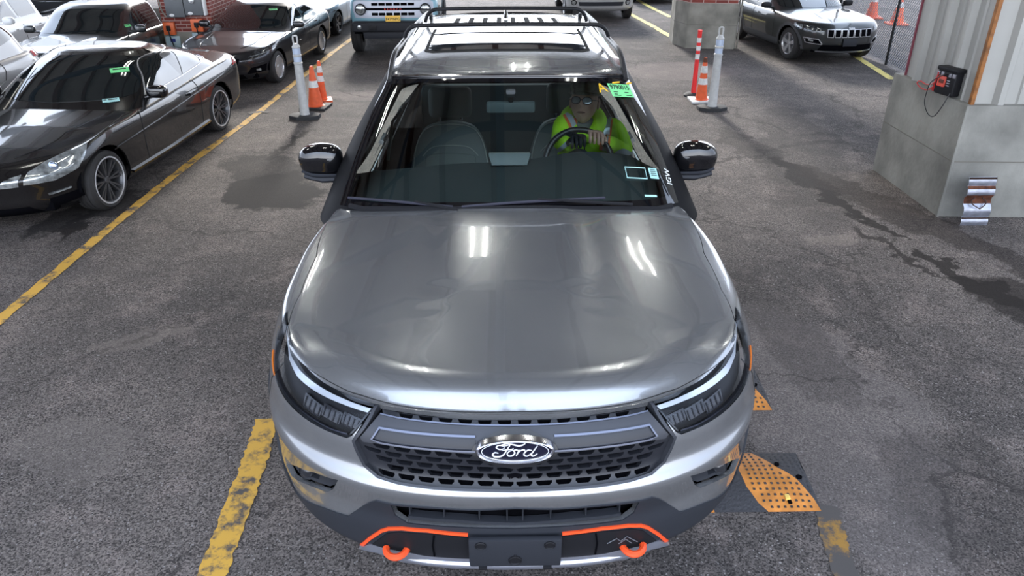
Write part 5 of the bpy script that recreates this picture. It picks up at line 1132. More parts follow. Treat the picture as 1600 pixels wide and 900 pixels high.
# 3. pale blue sedan
C1 = gnd(532, 54)
E3 = sedan('sedan', 'pale ice-blue sedan at the back, partly hidden behind the dark graphite sedan', (C1.x, C1.y), rz2, sc2*.98, P_iceb, mat('dark_alloy', (.08, .08, .085), .35, 1), 5, False)
E3.s('headlight', [(.52, .14, .64), (.72, .36, .65), (.86, .70, .70), (.80, .6, .76), (.60, .3, .74)], M_lamp); front_rect(E3, 'grille', [(0, .40), (.5, .45), (.5, .62), (0, .66)], M_void)
front_bits(E3, 'side_intake', [[(.56, .30), (.82, .30), (.82, .44), (.62, .44)]], M_void)

# 4. pale blue off-roader with a yellow plate
M_bmp = mat('bumper_grey', (.022, .023, .027), .6, spec=.2)
D1 = gnd(560, 79); rz4 = .03; sc4 = .80
E4 = car('off_roader', 'boxy light-blue off-roader with black bumper and yellow licence plate', 'car', (D1.x+1.50, D1.y), rz4, sc4, 4.4, 1.86, .42, 1.16, 1.22, 1.2,
    [(.1, 1.17), (.5, 1.22), (1.4, 1.25), (4.3, 1.22)], .03, [(1.45, 1.15, .86, 4.3, .0), (1.52, 1.26, .85, 4.28, .01), (1.85, 1.65, .80, 4.22, .01), (1.95, 1.78, .77, 4.18, .01)], [(1.9, 1.79), (3, 1.84), (4.3, 1.8)],
    P_cyan, (.62, 3.3), .42, .23, 6, mat('dark_alloy', (.08, .08, .085), .35, 1), [('F', [(0, 1.30), (.78, 1.31), (.74, 1.72), (0, 1.74)], 'windshield'), ('S', [(2.0, 1.3), (2.15, 1.7), (2.9, 1.7), (2.9, 1.3)], ''), ('S', [(3.0, 1.3), (3.0, 1.7), (4.0, 1.7), (4.05, 1.3)], '')],
    Lf=.30, nf=3.2, Lr=.3, nr=4, lip=(.08, .1), wx=.97, clad=M_bmp, mid=(.65, .85), mirror=(1.02, 1.75, 1.35, 1.4), mirmat=M_blk)
E4.root.location.x += 2*.97*sc4*0
front_rect(E4, 'grille_panel', [(0, .78), (.80, .78), (.84, .92), (.83, 1.08), (.76, 1.12), (0, 1.12)], mat('grille_silver', (.42, .44, .50), .4, .3), .012, thick=.02)
front_rect(E4, 'centre_bar', [(0, .93), (.62, .93), (.62, .975), (0, .975)], M_void, .022)
for z in (.83, 1.02):
    for k in range(3): front_bits(E4, 'grille_slot', [[(.015+k*.15, z), (.145+k*.15, z), (.145+k*.15, z+.055), (.015+k*.15, z+.055)]], M_void, .022)
TR = Matrix.Translation((0, -.035, .952)) @ Matrix.Rotation(math.pi/2, 4, 'X'); text_mesh('grille_lettering', 'BRONCO', .055, mat('red_letters', (.5, .02, .02), .4), E4.root, TR, .004, space=1.9, bold=.001)
for sg in (1, -1):
    H = empty('headlight', (sg*.68, -.0, .955)); H.parent = E4.root
    bm = bmesh.new(); lathe(bm, [(.115, -.03), (.115, .03), (.105, .042), (.095, .03)], 28, Matrix.Rotation(math.pi/2, 4, 'X')); bobj('lamp_ring', bm, M_blk2, H)
    bm = bmesh.new(); lathe(bm, [(.096, .03), (.07, .042), (.001, .046)], 24, Matrix.Rotation(math.pi/2, 4, 'X')); bobj('lamp_lens', bm, M_hlg, H)
    bm = bmesh.new(); box(bm, (0, -.05, 0), (.2, .01, .022)); bobj('lamp_bar', bm, M_blk2, H)
BP = empty('front_bumper', (0, 0, 0)); BP.parent = E4.root
bm = bmesh.new(); box(bm, (0, -.10, .63), (1.72, .26, .20), .05, seg=3)
bobj('bumper_beam', bm, M_bmp, BP, 50)
bm = bmesh.new(); box(bm, (0, -.03, .46), (1.3, .2, .16), .04); bobj('skid_panel', bm, M_blk2, BP)
for sg in (1, -1):
    bm = bmesh.new(); box(bm, (sg*.42, -.235, .62), (.16, .03, .09), .01); bobj('tow_mount', bm, M_blk, BP)
    bm = bmesh.new(); lathe(bm, [(.001, .02), (.04, .012), (.045, 0)], 16, Matrix.Translation((sg*.70, -.235, .63)) @ Matrix.Rotation(math.pi/2, 4, 'X')); bobj('fog_lamp', bm, M_hlg, BP)
pl = plate_at(E4, .77, -.14, mat('plate_yellow', srgb(235, 190, 80), .5)); text_mesh('plate_number', 'F47*NPG', .075, M_ink, pl, Matrix.Translation((0, -.149, .775)) @ Matrix.Rotation(math.pi/2, 4, 'X'), .001, bold=.001)
# 5. grey SUV at the top
F1 = gnd(984, 28)
E5 = car('crossover', 'light silver crossover with dark upper body at the top edge, right of the roof rack', 'car', (F1.x, F1.y), 0.02, .80, 4.4, 1.88, .25, 1.05, 1.08, 1.1,
    [(.1, 1.06), (.5, 1.12), (1.4, 1.18), (4.3, 1.18)], .04, [(1.3, 1.1, .86, 4.3, .0), (1.4, 1.2, .85, 4.28, .01), (1.85, 1.55, .78, 4.22, .01), (2.0, 1.66, .74, 4.1, .01)], [(1.9, 1.67), (3, 1.72), (4.3, 1.66)],
    P_slv, (.80, 3.4), .36, .23, 5, M_alu, [('F', [(0, 1.24), (.76, 1.25), (.72, 1.6), (0, 1.62)], 'windshield')], Lf=.6, nf=3.0, mid=(.5, .7), wx=.93, mirror=(1.0, 1.75, 1.25))
front_rect(E5, 'grille', [(0, .72), (.86, .72), (.86, .98), (0, 1.0)], M_void); front_rect(E5, 'lower_intake', [(0, .42), (.58, .42), (.6, .52), (0, .52)], M_blk2)
front_rect(E5, 'bumper_slot', [(0, .60), (.4, .60), (.42, .65), (0, .65)], M_void)
front_bits(E5, 'fog_lamp', [[(.72+.07*math.cos(a), .50+.07*math.sin(a)) for a in np.linspace(0, 2*math.pi, 16, endpoint=False)]], M_void); front_bits(E5, 'fog_lens', [[(.72+.05*math.cos(a), .50+.05*math.sin(a)) for a in np.linspace(0, 2*math.pi, 16, endpoint=False)]], M_hlg, .02)

# 6. dark grey SUV with seven-slot grille
H1 = gnd(1226, 92); H2 = gnd(1158, 60); rz6 = -math.atan2(H2.x-H1.x, H2.y-H1.y); sc6 = .76
E6 = car('crossover', 'dark grey crossover with seven-slot grille parked by the chain-link fence', 'car', (H1.x-.0, H1.y), rz6+.06, sc6, 4.6, 1.86, .24, .98, 1.04, 1.1,
    [(.12, .98), (.5, 1.04), (1.0, 1.09), (1.5, 1.12), (4.4, 1.12)], .07, [(1.35, 1.0, .88, 4.5, .02), (1.5, 1.115, .86, 4.42, .04), (1.9, 1.38, .78, 4.25, .03), (2.15, 1.53, .70, 4.1, .03), (2.28, 1.59, .66, 4.0, .03)], [(2.2, 1.6), (2.7, 1.65), (3.5, 1.65), (4.2, 1.58)],
    P_gry, (.90, 3.61), .39, .265, 5, M_alu, [('F', [(0, 1.125), (.66, 1.14), (.76, 1.17), (.64, 1.51), (.3, 1.55), (0, 1.56)], 'windshield'), ('S', [(2.0, 1.13), (2.3, 1.42), (2.65, 1.53), (2.68, 1.14)], ''), ('S', [(2.74, 1.14), (2.70, 1.53), (3.4, 1.52), (3.45, 1.15)], ''), ('S', [(3.52, 1.16), (3.46, 1.5), (4.0, 1.42), (4.1, 1.2)], '')],
    Lf=.9, nf=2.5, zk=.86, cside=-1, clad=mat('cladding_grey', (.05, .052, .055), .6), seams=([(1.62, .42), (1.60, .75), (1.66, 1.0)], [(2.70, .42), (2.72, .75), (2.70, 1.08)]), handles=((2.52, .90), (3.42, .92)), mirror=(1.0, 1.95, 1.17), spw=.06, mirmat=M_blk)
front_rect(E6, 'grille_surround', [(0, .665), (.44, .675), (.52, .76), (.50, .855), (0, .865)], M_blk2, .010)
for k, x in enumerate((-.42, -.28, -.14, 0, .14, .28, .42)):
    if x < 0: continue
    q = [(max(x-.048, 0), .685), (x+.048, .685), (x+.052, .84), (max(x-.052, 0), .84)]
    f_ = [(max(x-.060, 0), .672), (x+.060, .672), (x+.064, .852), (max(x-.064, 0), .852)]
    if x == 0: front_rect(E6, 'slot_frame', f_, M_alu, .018); front_rect(E6, 'grille_slot', q, M_void, .024)
    else: front_bits(E6, 'slot_frame', [f_], M_alu, .018); front_bits(E6, 'grille_slot', [q], M_void, .024)
E6.s('headlight', [(.56, .14, .80), (.72, .30, .79), (.86, .62, .82), (.88, .72, .90), (.76, .42, .90), (.58, .2, .87)], mat('lamp_smoked', (.08, .085, .09), .08, .5, 1.0, noise=.7, nscale=20))
E6.s('headlamp_unit', [(.80, .48, .83), (.86, .60, .84), (.87, .66, .89), (.80, .5, .89)], M_hlg, off=.014)
front_rect(E6, 'lower_intake', [(0, .35), (.60, .36), (.55, .49), (0, .49)], M_void); front_bits(E6, 'fog_recess', [[(.56, .50), (.80, .54), (.80, .63), (.62, .60)]], M_void); line3(E6, 'fog_frame', [(.55, .1, .50), (.80, .35, .53), (.82, .4, .64), (.62, .15, .62), (.55, .1, .51)], .018, M_alu)
front_bits(E6, 'fog_lens', [[(.70, .56), (.77, .57), (.77, .61), (.70, .60)]], M_hlg, .02)
front_rect(E6, 'bumper_trim', [(0, .31), (.62, .325), (.62, .345), (0, .335)], M_alu, .014)
plate_at(E6, .55, -.03, M_blk2, .31, .17); text_mesh('hood_lettering', 'Jeep', .075, M_alu, E6.root, Matrix.Translation((0, -.0, .885)) @ Matrix.Rotation(math.radians(75), 4, 'X'), .004)

# 7. pale grey SUV at the left edge
K1 = gnd(62, 164)
E7 = car('crossover', 'pale grey crossover cut off by the left edge, red tail light showing', 'car', None, -.04, .90, 4.65, 1.88, .24, .98, 1.06, 1.12,
    [(.12, .98), (.5, 1.04), (1.0, 1.09), (1.5, 1.12), (4.5, 1.14)], .07, [(1.35, 1.0, .88, 4.55, .02), (1.5, 1.115, .86, 4.50, .04), (1.9, 1.38, .79, 4.35, .03), (2.15, 1.55, .72, 4.15, .03), (2.28, 1.62, .68, 4.02, .03)], [(2.2, 1.63), (2.7, 1.69), (3.5, 1.69), (4.2, 1.60)],
    P_lgt, (.90, 3.61), .37, .24, 5, M_alu, [('F', [(0, 1.125), (.66, 1.14), (.76, 1.17), (.64, 1.52), (0, 1.57)], 'windshield'), ('S', [(2.0, 1.13), (2.3, 1.42), (2.65, 1.55), (2.68, 1.14)], ''), ('S', [(2.74, 1.14), (2.70, 1.56), (3.42, 1.54), (3.52, 1.16)], ''), ('S', [(3.60, 1.17), (3.52, 1.53), (3.98, 1.46), (4.18, 1.28)], '')],
    Lf=.9, nf=2.5, clad=P_lgt, zk=1.0, at_origin=(-6.2, 3.0), seams=([(2.70, .42), (2.72, .75), (2.70, 1.08)], [(3.50, .80), (3.62, .95), (3.66, 1.1)]), handles=((3.35, .95),), mirror=(1.0, 1.95, 1.17))
E7.s('tail_light', [(.90, 4.25, 1.0), (.86, 4.46, 1.0), (.72, 4.58, .99), (.73, 4.57, 1.09), (.84, 4.4, 1.12), (.88, 4.25, 1.10)], M_red, off=.02, thick=.02)
for sg in (1, -1): 
    bm = bmesh.new(); tube(bm, [(sg*.62, y, 1.70+.03*(1-abs(y-3.1)/1.0)) for y in np.linspace(2.2, 4.0, 8)], .018, 8); bobj('roof_rail', bm, M_blk, E7.root)

# 8. dark grey pickup and 9. white pickup
def pickup(name, label, loc, rz, sc, P, grey=False):
    c = car(name, label, 'pickup truck', None, rz, sc, 5.8, 1.98, .38, 1.10, 1.16, 1.16,
        [(.1, 1.12), (.5, 1.19), (1.6, 1.25), (3.7, 1.20), (5.7, 1.19)], .06, [(1.5, 1.12, .93, 3.75, .0), (1.62, 1.25, .90, 3.72, .03), (2.0, 1.55, .83, 3.66, .03), (2.28, 1.77, .76, 3.60, .03), (2.40, 1.83, .72, 3.55, .03)], [(2.3, 1.84), (2.9, 1.90), (3.5, 1.86)],
        P, (1.0, 4.55), .41, .25, 5, M_alu, [('F', [(0, 1.27), (.70, 1.28), (.81, 1.31), (.70, 1.73), (.3, 1.77), (0, 1.78)], 'windshield'), ('S', [(2.1, 1.27), (2.42, 1.62), (2.66, 1.74), (2.74, 1.27)], ''), ('S', [(2.82, 1.27), (2.76, 1.75), (3.40, 1.74), (3.46, 1.28)], ''), ('B', [(0, 1.32), (.66, 1.32), (.6, 1.7), (0, 1.7)], 'rear_window')],
        Lf=.55, nf=2.9, Lr=.15, nr=4, cabp=(.4, 2.8, .2, 4), at_origin=loc, mid=(.6, .8), lip=(.14, .06), zk=.78, seams=([(1.75, .5), (1.73, .8), (1.78, 1.12)], [(2.78, .5), (2.78, 1.12)], [(3.74, .45), (3.74, 1.15)]), handles=((2.6, 1.0), (3.45, 1.0)), mirror=(1.12, 2.05, 1.32, 1.3), hump=.03)
    bm = bmesh.new(); box(bm, (0, 4.75, 1.20), (1.62, 1.85, .05), .01); bobj('bed_opening', bm, M_void, c.root)
    for sg in (1, -1):
        bm = bmesh.new(); box(bm, (sg*.86, 4.75, 1.225), (.10, 1.95, .03), .01); bobj('bed_rail', bm, M_blk2, c.root)
    front_rect(c, 'grille', [(0, .72), (.56, .74), (.58, .98), (0, 1.0)], M_void)
    for z in (.76, .81, .86, .91): front_rect(c, 'grille_slat', [(0, z), (.54, z+.005), (.54, z+.025), (0, z+.02)], M_alu if grey else M_blk2, .02)
    front_bits(c, 'headlight', [[(.62, .78), (.92, .82), (.93, .98), (.62, .97)]], M_hlg, .012); front_bits(c, 'turn_lamp', [[(.935, .82), (.965, .83), (.965, .97), (.935, .97)]], M_amb, .016)
    front_rect(c, 'front_bumper', [(0, .48), (.85, .50), (.85, .66), (0, .66)], M_chr if not grey else P, .05, thick=.05)
    return c
E8 = pickup('pickup_truck', 'dark grey pickup truck with orange corner lamp behind the black coupe', (-6.14, 8.25), .0, .72, P_ram, True)
glass_label(E8, 199, 40, .16, .07, M_grn)
E9 = pickup('pickup_truck', 'white pickup truck at the far left with round fuel door', (-8.4, 8.7), .0, .76, P_wht)
for sg in (1, -1): patch('fuel_door', E9.B, E9.B.S([(4.0+.1*math.cos(a), 1.0+.1*math.sin(a)) for a in np.linspace(0, 2*math.pi, 20, endpoint=False)]), [], M_blk2, E9.root, step=.05, off=.006, side=sg)

# further cars glimpsed at the top edge
E10 = sedan('sedan', 'black car glimpsed at the top edge between the column and the dark grey crossover', (5.1+.65, 14.9), 0.0, .72, P_blk, mat('dark_alloy', (.08, .08, .085), .35, 1), 5, False)
E11 = sedan('sedan', 'green car glimpsed at the top edge left of the concrete and brick column', (4.55, 18.6), 0.0, .72, paint('green_paint', (.03, .22, .07), .3, .3), mat('dark_alloy', (.08, .08, .085), .35, 1), 5, False)
E12 = sedan('sedan', 'white car glimpsed behind the brick column at the left', (-4.55, 15.9), 0.05, .72, P_wht, mat('dark_alloy', (.08, .08, .085), .35, 1), 5, False)
TRL = empty('box_trailer', (-10.2, 17.0, 0), .05, 1.0, 'white box trailer wall at the top left behind the white pickup', 'trailer')
bm = bmesh.new(); box(bm, (0, 0, 1.55), (4.2, 2.0, 2.3), .03); bobj('trailer_box', bm, P_wht, TRL)
for x in (-1.6, -.8, 0, .8, 1.6):
    bm = bmesh.new(); box(bm, (x, -1.005, 1.55), (.03, .02, 2.2)); bobj('panel_seam', bm, M_blk2, TRL)
for x in (-1.2, 1.2): wheel(TRL, (x, -.8, .33), .33, .2, .2, 5, M_alu)
bm = bmesh.new(); box(bm, (0, 0, .36), (3.9, 1.5, .12)); bobj('chassis', bm, M_blk2, TRL)
# ---------------------------------------------------------------- columns, wall, fence
def concrete(name, col, sc=3.0):
    return mat(name, col, .9, noise=.38, nscale=sc, bump=.45, bscale=22)
M_con = concrete('concrete_weathered', (.24, .228, .195)); M_con2 = concrete('concrete_pale', (.205, .20, .178), 2.2)
def brickmat():
    m = bpy.data.materials.new('red_brick'); m.use_nodes = True; nt = m.node_tree; b = nt.nodes['Principled BSDF']; L = nt.links
    t = nt.nodes.new('ShaderNodeTexCoord'); s = nt.nodes.new('ShaderNodeSeparateXYZ'); a = nt.nodes.new('ShaderNodeMath'); a.operation = 'ADD'; c = nt.nodes.new('ShaderNodeCombineXYZ'); br = nt.nodes.new('ShaderNodeTexBrick')
    L.new(t.outputs['Object'], s.inputs[0]); L.new(s.outputs[0], a.inputs[0]); L.new(s.outputs[1], a.inputs[1]); L.new(a.outputs[0], c.inputs[0]); L.new(s.outputs[2], c.inputs[1]); L.new(c.outputs[0], br.inputs['Vector'])
    br.inputs['Scale'].default_value = 1.0; br.inputs['Brick Width'].default_value = .17; br.inputs['Row Height'].default_value = .055; br.inputs['Mortar Size'].default_value = .006
    br.inputs['Color1'].default_value = (.24, .05, .035, 1); br.inputs['Color2'].default_value = (.17, .035, .028, 1); br.inputs['Mortar'].default_value = (.42, .30, .27, 1)
    L.new(br.outputs['Color'], b.inputs['Base Color']); b.inputs['Roughness'].default_value = .85; bp = nt.nodes.new('ShaderNodeBump'); bp.inputs['Strength'].default_value = .4; bp.inputs['Distance'].default_value = .01; bp.invert = True; L.new(br.outputs['Fac'], bp.inputs['Height']); L.new(bp.outputs[0], b.inputs['Normal'])
    return m
M_brk = brickmat()
def footprint(bm, pts, z0, z1, bev=.015):
    c = Vector((sum(p[0] for p in pts)/len(pts), sum(p[1] for p in pts)/len(pts))); prism(bm, [(p[0], p[1]) for p in pts], z1-z0, Matrix.Translation((0, 0, z0)), bev)
# centre-right column
a = gnd(1050, 68); b_ = gnd(1071, 75); c_ = gnd(1146, 77)
CC = empty('column', (3.65, 12.35, 0), label='square concrete column plinth with red brick above, left of the dark grey crossover', cat='column')
fp = [(a.x, a.y+.0), (b_.x, b_.y), (c_.x, c_.y), (c_.x+.02, c_.y+.62), (a.x+.05, a.y+.55)]; lf = lambda P, o: [(x-o[0], y-o[1]) for x, y in P]
bm = bmesh.new(); footprint(bm, lf(fp, (3.65, 12.35)), 0, .765); bobj('concrete_plinth', bm, M_con, CC, None)
for z in (.40,):
    bm = bmesh.new(); q = lf(fp, (3.65, 12.35)); q = [(x*1.004, y*1.004) for x, y in q]; footprint(bm, q, z, z+.008, 0); bobj('plinth_joint', bm, mat('joint_dark', (.15, .14, .12), .9), CC)
bm = bmesh.new(); q = lf(fp, (3.65, 12.35)); q = [(x*.97, y*.97) for x, y in q]; footprint(bm, q, .765, 5.6, 0); bobj('brick_shaft', bm, M_brk, CC, None)
for k in (0, 1):
    bm = bmesh.new(); x = c_.x-3.65+.03+.045*k; tube(bm, [(x, c_.y-12.35+.08, .0), (x, c_.y-12.35+.08, 3.2)], .016, 8); bobj('conduit', bm, M_con, CC)
# left column with the chargers
LY = 10.65; lx0 = at(1, LY, 247, 10).x; lx1 = at(1, LY, 327, 10).x
LCO = (lx0+.4, LY+.5)
LC = empty('column', (LCO[0], LCO[1], 0), label='red brick column on a concrete base carrying grey boxes and orange chargers', cat='column')
fp = [(lx0, LY), (lx1, LY), (lx1+.0, LY+1.35), (lx0, LY+1.35)]
bm = bmesh.new(); footprint(bm, [(x-LCO[0], y-LCO[1]) for x, y in fp], 0, at(1, LY, 290, 50).z); bobj('concrete_plinth', bm, M_con, LC, 30)
bm = bmesh.new(); footprint(bm, [((x-LCO[0])*.99, (y-LCO[1])*.99) for x, y in fp], at(1, LY, 290, 50).z, 5.6, 0); bobj('brick_shaft', bm, M_brk, LC)
M_box = mat('box_grey', (.13, .14, .15), .45, .2); M_chg = mat('charger_orange', (.80, .16, .05), .4); M_plw = mat('plate_pale', (.45, .58, .62), .5); M_cab = mat('cable_black', (.01, .01, .012), .5)
def wallbox(name, px0, py0, px1, py1, dep, m, label, cat, det=None, group=None):
    p0 = at(1, LY-.01, px0, py1); p1 = at(1, LY-.01, px1, max(py0, 0)); z1 = p1.z if py0 > 0 else p1.z+.28
    cx_, w_, h_ = (p0.x+p1.x)/2, abs(p1.x-p0.x), z1-p0.z; o = empty(name, (cx_, LY-dep/2-.006, p0.z), 0, 1, label, cat, group)
    bm = bmesh.new(); box(bm, (0, 0, h_/2), (w_, dep, h_), min(.02, w_*.15), seg=2); bobj('housing', bm, m, o)
    return o, w_, h_
o, w_, h_ = wallbox('electrical_box', 265, -5, 289, 26, .12, M_box, 'grey electrical box with oval label on the brick column, left of the two', 'electrical box')
bm = bmesh.new(); lathe(bm, [(.001, .004), (.03, .003), (.032, 0)], 20, Matrix.Translation((-w_*.2, -.062, .035)) @ Matrix.Rotation(math.pi/2, 4, 'X') @ Matrix.Diagonal((1.2, .7, 1, 1))); bobj('oval_label', bm, M_wht2, o)
bm = bmesh.new(); tube(bm, smooth_path([(-w_*.75, -.02, .62), (-w_*.8, -.02, .2), (-w_*.6, -.02, .02), (-w_*.3, -.02, .02)], 5), .012, 8); bobj('conduit', bm, M_con, o)
o, w_, h_ = wallbox('electrical_box', 294, -5, 318, 23, .12, M_box, 'grey electrical box with round dial on the brick column, right of the two', 'electrical box')
bm = bmesh.new(); lathe(bm, [(.001, .03), (.04, .025), (.045, 0)], 20, Matrix.Translation((0, -.06, h_*.45)) @ Matrix.Rotation(math.pi/2, 4, 'X')); bobj('dial', bm, M_alu, o)
bm = bmesh.new(); lathe(bm, [(.001, .004), (.03, .003), (.032, 0)], 20, Matrix.Translation((-w_*.2, -.062, .035)) @ Matrix.Rotation(math.pi/2, 4, 'X') @ Matrix.Diagonal((1.2, .7, 1, 1))); bobj('oval_label', bm, M_wht2, o)
bm = bmesh.new(); box(bm, (w_/2+.02, 0, h_/2), (.03, .10, h_), .005); bobj('white_channel', bm, M_wht2, o)
for (x0, y0, x1, y1, nm) in ((259, 34, 273, 54, 'left'), (302, 29, 317, 49, 'right')):
    o, w_, h_ = wallbox('wall_charger', x0, y0, x1, y1, .07, M_chg, 'orange wall charger with black cable, the %s one on the brick column' % nm, 'charger')
    bm = bmesh.new(); box(bm, (0, -.045, h_*.55), (w_*.35, .03, h_*.4), .01); bobj('plug_holder', bm, M_blk, o)
    bm = bmesh.new(); tube(bm, smooth_path([(0, -.055, h_*.5), (.01, -.065, 0), (.03, -.05, -h_*.7), (.04, -.04, -h_*1.3)], 5), .010, 6); bobj('cable', bm, M_cab, o)
for (x0, y0, x1, y1, nm) in ((262, 56, 281, 74, 'left'), (304, 51, 323, 72, 'right')):
    o, w_, h_ = wallbox('notice_plate', x0, y0, x1, y1, .02, M_plw, 'pale blue notice plate under the %s orange charger' % nm, 'sign')
    bm = bmesh.new(); box(bm, (0, -.012, h_*.62), (w_*.35, .004, h_*.3)); bobj('notice_print', bm, mat('notice_blue', (.03, .05, .25), .5), o)
# right concrete block with sheet metal above
K0 = Vector((3.74, 4.13, 0)); K1_ = Vector((3.73, 5.39, 0)); ZT = .965
bm = bmesh.new(); footprint(bm, [(3.74, 4.13), (7.2, 3.95), (7.2, 5.39), (3.73, 5.39)], 0, ZT, .012); blk = tag(bobj('wall_right', bm, M_con2, None, 30), kind='structure')
bm = bmesh.new(); footprint(bm, [(3.737, 4.127), (7.2, 3.947), (7.2, 5.39), (3.727, 5.39)], .49, .499, 0); bobj('wall_right_joint', bm, mat('joint_dark', (.15, .14, .12), .9), blk)
bm = bmesh.new(); box(bm, (3.737, 4.127, ZT/2), (.022, .022, ZT), .004, rot=None); bobj('wall_right_corner_bead', bm, M_con2, blk)
M_sht = mat('sheet_metal_cream', (.34, .335, .31), .45, .1, noise=.06, nscale=3)
def corrugated(p0, p1, z0, z1, nrm, pitch=.30, amp=.045, phase=.1):
    d = (p1-p0); L = d.length; d.normalize(); pts = [(0, 0)]; s = phase
    while s+.11 < L:
        pts += [(s, 0), (s+.03, amp), (s+.075, amp), (s+.105, 0)]
        mid = s+.105+(pitch-.105)/2
        if mid+.02 < L: pts += [(mid-.012, 0), (mid, amp*.3), (mid+.012, 0)]
        s += pitch
    pts.append((L, 0)); bm = bmesh.new(); A = []
    for z in (z0, z1): A.append([bm.verts.new((p0+d*a+nrm*b+Vector((0, 0, z)))) for a, b in pts])
    for i in range(len(pts)-1): bm.faces.new((A[0][i], A[0][i+1], A[1][i+1], A[1][i]))
    return bm
M0 = Vector((3.785, 4.19, 0))
SW1 = tag(bobj('wall_metal_left', corrugated(Vector((3.785, 5.27, 0)), M0, ZT, 5.4, Vector((-1, 0, 0)), phase=.16), M_sht, None, 20), kind='structure')
SW2 = tag(bobj('wall_metal_front', corrugated(M0, Vector((7.1, 4.02, 0)), ZT, 5.4, Vector((-.05, -1, 0)).normalized(), phase=.17), M_sht, None, 20), kind='structure')
bm = bmesh.new(); box(bm, (3.785, 4.17, (ZT+5.4)/2), (.032, .04, 5.4-ZT), .004); tag(bobj('trim_90', bm, mat('rusty_orange_trim', (.26, .10, .025), .6, noise=.45, nscale=14)), kind='structure')
bm = bmesh.new(); box(bm, (3.785, 5.275, (ZT+5.4)/2), (.03, .02, 5.4-ZT), .003); tag(bobj('trim_91', bm, mat('maroon_trim', (.20, .04, .06), .6)), kind='structure')
# chain-link fence
FN = empty('chain_link_fence', (6.3, 10.5, 0), label='chain-link fence with dark posts behind the dark grey crossover', cat='fence')
M_wire = mat('galvanised_wire', (.10, .105, .12), .5, .5); M_pst = mat('fence_post_black', (.015, .016, .018), .4, .3)
fd = Vector((gnd(1356, 84).x-gnd(1413, 112).x, gnd(1356, 84).y-gnd(1413, 112).y, 0)).normalized(); f0 = gnd(1384, 101)-Vector((6.3, 10.5, 0)); f0.z = 0
bm = bmesh.new(); pt_ = .065; HT = 1.75; s = -5.2
while s < 9.5:
    for sg in (1, -1):
        a0 = s; a1 = s+sg*HT; p0 = f0+fd*a0+Vector((0, 0, .04)); p1 = f0+fd*a1+Vector((0, 0, HT+.04)); off = Vector((fd.y, -fd.x, 0))*(.002*sg)
        dn = (p1-p0).normalized(); u1 = Vector((fd.y, -fd.x, 0))*.0042; u2 = dn.cross(u1).normalized()*.0042
        A = [bm.verts.new(p0+off+u1*math.cos(t)+u2*math.sin(t)) for t in (0, 2.09, 4.19)]; B_ = [bm.verts.new(p1+off+u1*math.cos(t)+u2*math.sin(t)) for t in (0, 2.09, 4.19)]
        for k in range(3): bm.faces.new((A[k], A[(k+1) % 3], B_[(k+1) % 3], B_[k]))
    s += pt_
bobj('chain_mesh', bm, M_wire, FN, None)
for s in (-4.4, -2.2, 0, 2.4, 4.8, 7.2):
    bm = bmesh.new(); p = f0+fd*s; tube(bm, [p, p+Vector((0, 0, 1.85))], .022, 10); bobj('fence_post', bm, M_pst, FN)
bm = bmesh.new(); tube(bm, [f0+fd*(-5.2)+Vector((0, 0, 1.82)), f0+fd*9.5+Vector((0, 0, 1.82))], .018, 8); bobj('top_rail', bm, M_pst, FN)

# ---------------------------------------------------------------- posts and cones
M_po = mat('post_grey_white', (.48, .48, .47), .5, noise=.12, nscale=20); M_rb = mat('base_rubber', (.025, .026, .028), .8); M_bl = mat('reflective_pale_blue', (.50, .58, .72), .35, .2)
M_co = mat('cone_orange', (.78, .115, .03), .55, noise=.1, nscale=20); M_cr = mat('cone_red', (.78, .03, .03), .5); M_cw = mat('cone_white', (.70, .70, .68), .45, noise=.15, nscale=30)
def delineator(loc, h, label, tilt=0):
    o = empty('delineator_post', loc, 0, 1, label, 'traffic post'); k = h/1.0
    bm = bmesh.new(); prism(bm, [(.20*math.cos(a), .15*math.sin(a)) for a in np.linspace(math.pi/8, 2*math.pi+math.pi/8, 8, endpoint=False)], .045, None, .012); bobj('rubber_base', bm, M_rb, o)
    bm = bmesh.new(); lathe(bm, [(.062, .045), (.058, .06), (.052, .4*k), (.048, .66*k), (.054, .665*k), (.054, .68*k), (.046, .685*k), (.046, .75*k), (.052, .755*k), (.052, .77*k), (.045, .775*k), (.045, .85*k), (.05, .855*k), (.05, .865*k), (.038, .88*k), (.03, .90*k), (.001, .905*k)], 20); bobj('tube', bm, M_po, o)
    for z0, z1 in ((.69, .748), (.778, .848)):
        bm = bmesh.new(); lathe(bm, [(.047, z0*k), (.0475, (z0+z1)/2*k), (.047, z1*k)], 20); bobj('reflective_band', bm, M_bl, o)
    bm = bmesh.new(); tube(bm, smooth_path([(-.022, 0, .895*k), (-.026, 0, .94*k), (-.02, 0, .985*k), (.02, 0, .985*k), (.026, 0, .94*k), (.022, 0, .895*k)], 4), .011, 8); bobj('handle_loop', bm, M_po, o)
    return o
delineator(gnd(477, 184), 1.0, 'grey-white delineator post in front of the two orange cones on the left')
delineator(gnd(1112, 171), 1.03, 'grey-white delineator post nearest the camera on the right')
